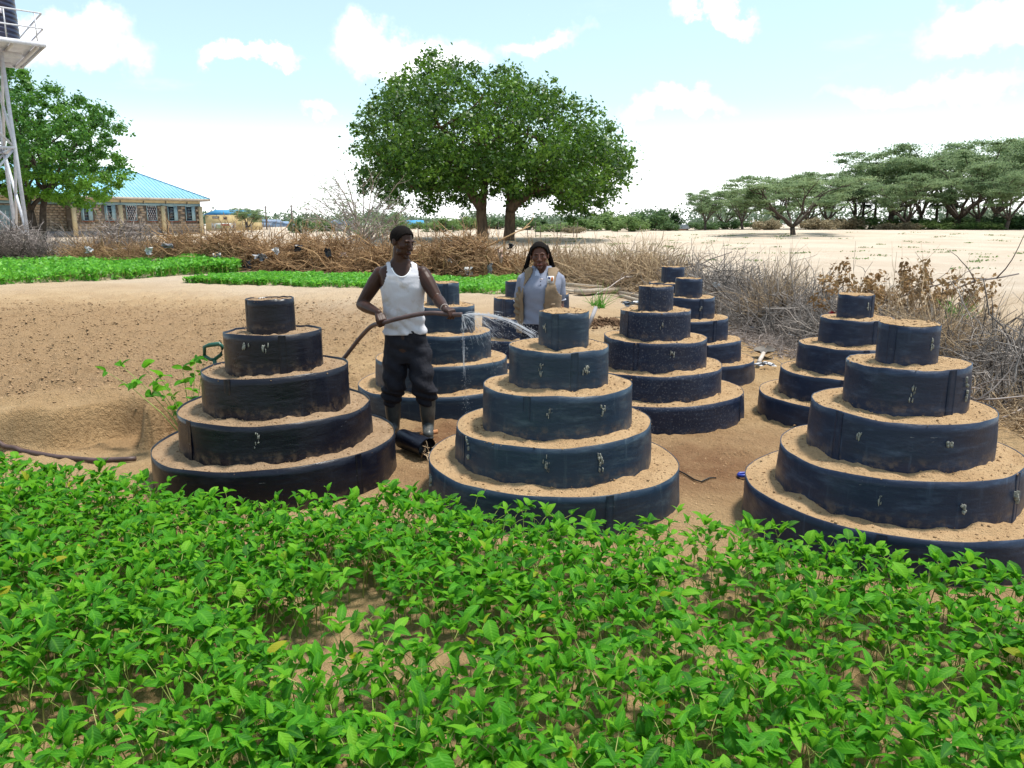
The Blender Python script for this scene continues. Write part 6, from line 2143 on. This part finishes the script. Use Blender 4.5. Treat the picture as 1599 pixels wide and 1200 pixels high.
# legs
Lh, Rh = wp(828, 530), wp(862, 530)
zg = O.z
for h, s in ((Lh, -1), (Rh, 1)):
    ft = Vector((h.x + s * .0, LY, zg + .06))
    sc.chain([h, h.lerp(ft, .5), ft], [.085, .055, .04], 12)
sc.build('body', .0052, M_SKINW, woman, O, 3)
face_parts(woman, O, hc, HM, .93, M_LIPW)
hair_cap(woman, O, hc, HM, .95, front=.090, nape=-.05, grow=1.04)
# braids
g = np.random.default_rng(21)
mb_l = []
for i in range(22):
    s = -1 if i % 2 else 1
    a = g.uniform(.1, 1.15)
    p = Vector(hc) + HM @ (Vector((s * .076 * math.cos(a * .8), -.03 - .05 * math.sin(a), .06 + .035 * g.random())) * .95)
    ln = g.uniform(.20, .30) * (1.0 if s < 0 else .88)
    s = -s
    out = p + Vector((s * g.uniform(.025, .07), .012 + g.uniform(-.02, .03), -ln * .38))
    end = out + Vector((s * g.uniform(.0, .05), g.uniform(-.03, .05), -ln * .62))
    pts = []
    for k in range(13):
        t_ = k / 12
        q = (p * (1 - t_) ** 2 + out * 2 * t_ * (1 - t_) + end * t_ ** 2)
        pts.append(q - O)
    mb = MB(); mb.tube(pts, [(.0085 + .002 * (k % 2)) * (1 - .35 * k / 12) for k in range(13)], 6)
    mb.build('braid', M_HAIR, woman, True)
# polo shirt with sleeves and collar
zh = zw(504)


def keep_polo(u, front, z):
    neck = np.where(front, (u - .002) ** 2 / .048 ** 2 + (z - zw(414)) ** 2 / (zw(414) - zw(427)) ** 2 < 1, (u - .002) ** 2 / .055 ** 2 + (z - zw(414)) ** 2 / .02 ** 2 < 1)
    return (z > zh) & ~neck & (z < zw(415.5))


def wr_polo(V):
    return .006 * fbm(V[:, 0] * 10, V[:, 2] * 12, 8, 3) + .004 * np.sin(V[:, 2] * 60 + V[:, 0] * 30) * (1 - sstep(zw(490), zw(455), V[:, 2])) + .008 * (1 - sstep(zh, zh + .06, V[:, 2]))


shirt = shell('polo_shirt', TW, .010, keep_polo, M_POLO, woman, O, YW, (tc_.x, LY, 0), wr=wr_polo)
for a, b, c2 in ((sl, el_, wl), (sr, er, wr2)):
    sc = Sculpt()
    e = a.lerp(b, .72)
    sc.chain([a + (Vector((tc_.x, LY + .01, a.z)) - a) * .25, a, a.lerp(b, .4), e], [.060, .066, .064, .063], 18)
    sc.build('sleeve', .007, M_POLO, shirt, O, 3)
    mb = MB(); d = (b - a).normalized(); s1 = d.cross(Vector((0, 1, 0))).normalized(); s2 = s1.cross(d)
    mb.tube([e + d * .045 + (s1 * math.cos(q) + s2 * math.sin(q)) * .0555 - O for q in np.linspace(0, 2 * PI, 25)], .0045, 6, False); mb.build('cuff', flat('pale cuff', (.5, .53, .62), .9), shirt, True)
for s in (-1, 1):
    q = [Vector((tc_.x + s * .012, LY - .105, zw(431))), Vector((tc_.x + s * .062, LY - .098, zw(431.5))), Vector((tc_.x + s * .078, LY - .05, zw(424))), Vector((tc_.x + s * .06, LY + .01, zw(416.5))), Vector((tc_.x + s * .045, LY - .045, zw(418))), Vector((tc_.x + s * .026, LY - .075, zw(423)))]
    V = np.array([tuple(p - O) for p in q])
    Vb = V + np.array([0, .006, -.004])
    cen = V.mean(0) + [0, -.006, .004]
    n = len(V)
    fs = [[n * 2, i, (i + 1) % n] for i in range(n)] + [[i + n, (i + 1) % n + n, n * 2 + 1][::-1] for i in range(n)]
    qs = [[i, i + n, (i + 1) % n + n, (i + 1) % n] for i in range(n)]
    link('collar', np_mesh('collar', np.concatenate([V, Vb, [cen], [Vb.mean(0)]]), [np.array(fs), np.array(qs)], None, False), flat('pale collar', (.44, .48, .60), .9), shirt)
mb = MB()
for k, py in enumerate((433, 438, 443)):
    mb.box(Vector((tc_.x - .012, LY - .150 - .004 * k, zw(py))) - O, (.008, .004, .008))
mb.build('buttons', M_EYEB, shirt)
# khaki vest, open in front
zv = zw(519)


def keep_vest(u, front, z):
    hole = (np.abs(u) - .215) ** 2 / .075 ** 2 + (z - zw(437)) ** 2 / .145 ** 2 < 1
    right_edge = .045 + .02 * sstep(zw(470), zw(430), z)
    left_edge = -.142 + .07 * sstep(zw(450), zw(424), z)
    op = front & (u < right_edge) & (u > left_edge)
    nk = (u - .002) ** 2 / .066 ** 2 + (z - zw(412)) ** 2 / .035 ** 2 < 1
    return (z > zv) & ~hole & ~op & ~nk & (z < zw(418))


vest = shell('vest', TW, .030, keep_vest, M_VEST, woman, O, YW, (tc_.x, LY, 0), .008, wr=lambda V: .010 * fbm(V[:, 0] * 8, V[:, 2] * 7, 12, 3) + .010 * (1 - sstep(zv, zw(480), V[:, 2])))
# hanging left vest flap, pockets, badge


def vfront(px, py, off=0.0):
    q = wp(px, py, -.165 - off); return q - O


for (x0, x1, y0, y1, nm) in ((853, 866, 453, 467, 'vest_pocket'), (849, 866, 474, 492, 'vest_pocket')):
    mb = MB()
    a, b = wp(x0, y0, -.15), wp(x1, y1, -.15)
    cen = (a + b) / 2 - O
    mb.box(cen, (abs(b.x - a.x), .022, abs(a.z - b.z))); mb.box(cen + Vector((0, -.008, abs(a.z - b.z) / 2 - .012)), (abs(b.x - a.x) + .006, .022, .03))
    mb.build(nm, M_VEST, vest)
sc = Sculpt(); sc.chain([wp(816, 448, .0), wp(811, 475, -.01), wp(812.5, 500, .0)], [.034, .050, .042], 14)
sc.build('vest_flap', .007, M_VEST, vest, O, 3, lambda co: .007 * np.sin(co[:, 2] * 110 + co[:, 0] * 40))
mb = MB(); a, b = wp(854.5, 431.5, -.158), wp(865, 443, -.158); cb = (a + b) / 2 - O
mb.box(cb, (b.x - a.x, .012, a.z - b.z)); bd = mb.build('badge', flat('badge white', (.75, .75, .76), .6), vest)
w_, h_ = b.x - a.x, a.z - b.z
mb = MB(); mb.tube([cb + Vector((w_ * .18 + .3 * w_ * .5 * math.cos(q), -.008, h_ * .12 + .5 * h_ * .5 * math.sin(q))) for q in np.linspace(-2.2, 2.0, 9)], .0045, 5); mb.box(cb + Vector((w_ * .2, -.0075, h_ * .05)), (w_ * .28, .003, h_ * .42)); mb.build('badge_mark', flat('badge orange', (.75, .22, .05), .6), bd)
mb = MB(); mb.box(cb + Vector((-w_ * .22, -.0075, h_ * .26)), (w_ * .34, .003, h_ * .26), Matrix.Rotation(.35, 3, 'Y')); mb.build('badge_mark', flat('badge blue', (.03, .06, .22), .6), bd)
mb = MB()
for k in range(3):
    mb.box(cb + Vector((-w_ * .05, -.0075, -h_ * (.2 + .1 * k))), (w_ * (.7 - .12 * k), .003, h_ * .035))
mb.build('badge_lines', M_GREY, bd)
mb = MB(); mb.box(wp(845.5, 436.3, -.167) - O, (.030, .004, .011)); mb.build('chest_print', flat('pale print', (.62, .55, .58), .8), shirt)
# dark trousers
sc = Sculpt()
V, F = ring_loft([(zw(545), 0, .005, .150, .115), (zw(525), 0, .003, .172, .128), (zw(508), -.004, .002, .182, .140), (zw(495), -.006, .0, .172, .136)], 32, 16)
Wd = V.copy(); Wd[:, 0] += tc_.x; Wd[:, 1] += LY
mm = len(V) // 32
sc.mb.add(Wd, [F, np.array([list(range(32))[::-1], [(mm - 1) * 32 + k for k in range(32)]])])
for h in (Lh, Rh):
    ft = Vector((h.x, LY, zg + .10))
    sc.chain([h, h.lerp(ft, .5), ft], [.098, .078, .065], 16)
sc.build('trousers', .008, flat('navy trousers', (.012, .014, .028), .85), woman, O, 3)
for h in (Lh, Rh):
    sc = Sculpt(); sc.chain([Vector((h.x, LY + .04, zg + .05)), Vector((h.x, LY - .06, zg + .045)), Vector((h.x, LY - .15, zg + .035))], [.042, .044, .035], 12)
    sc.build('shoe', .007, M_EYEB, woman, O, 2)
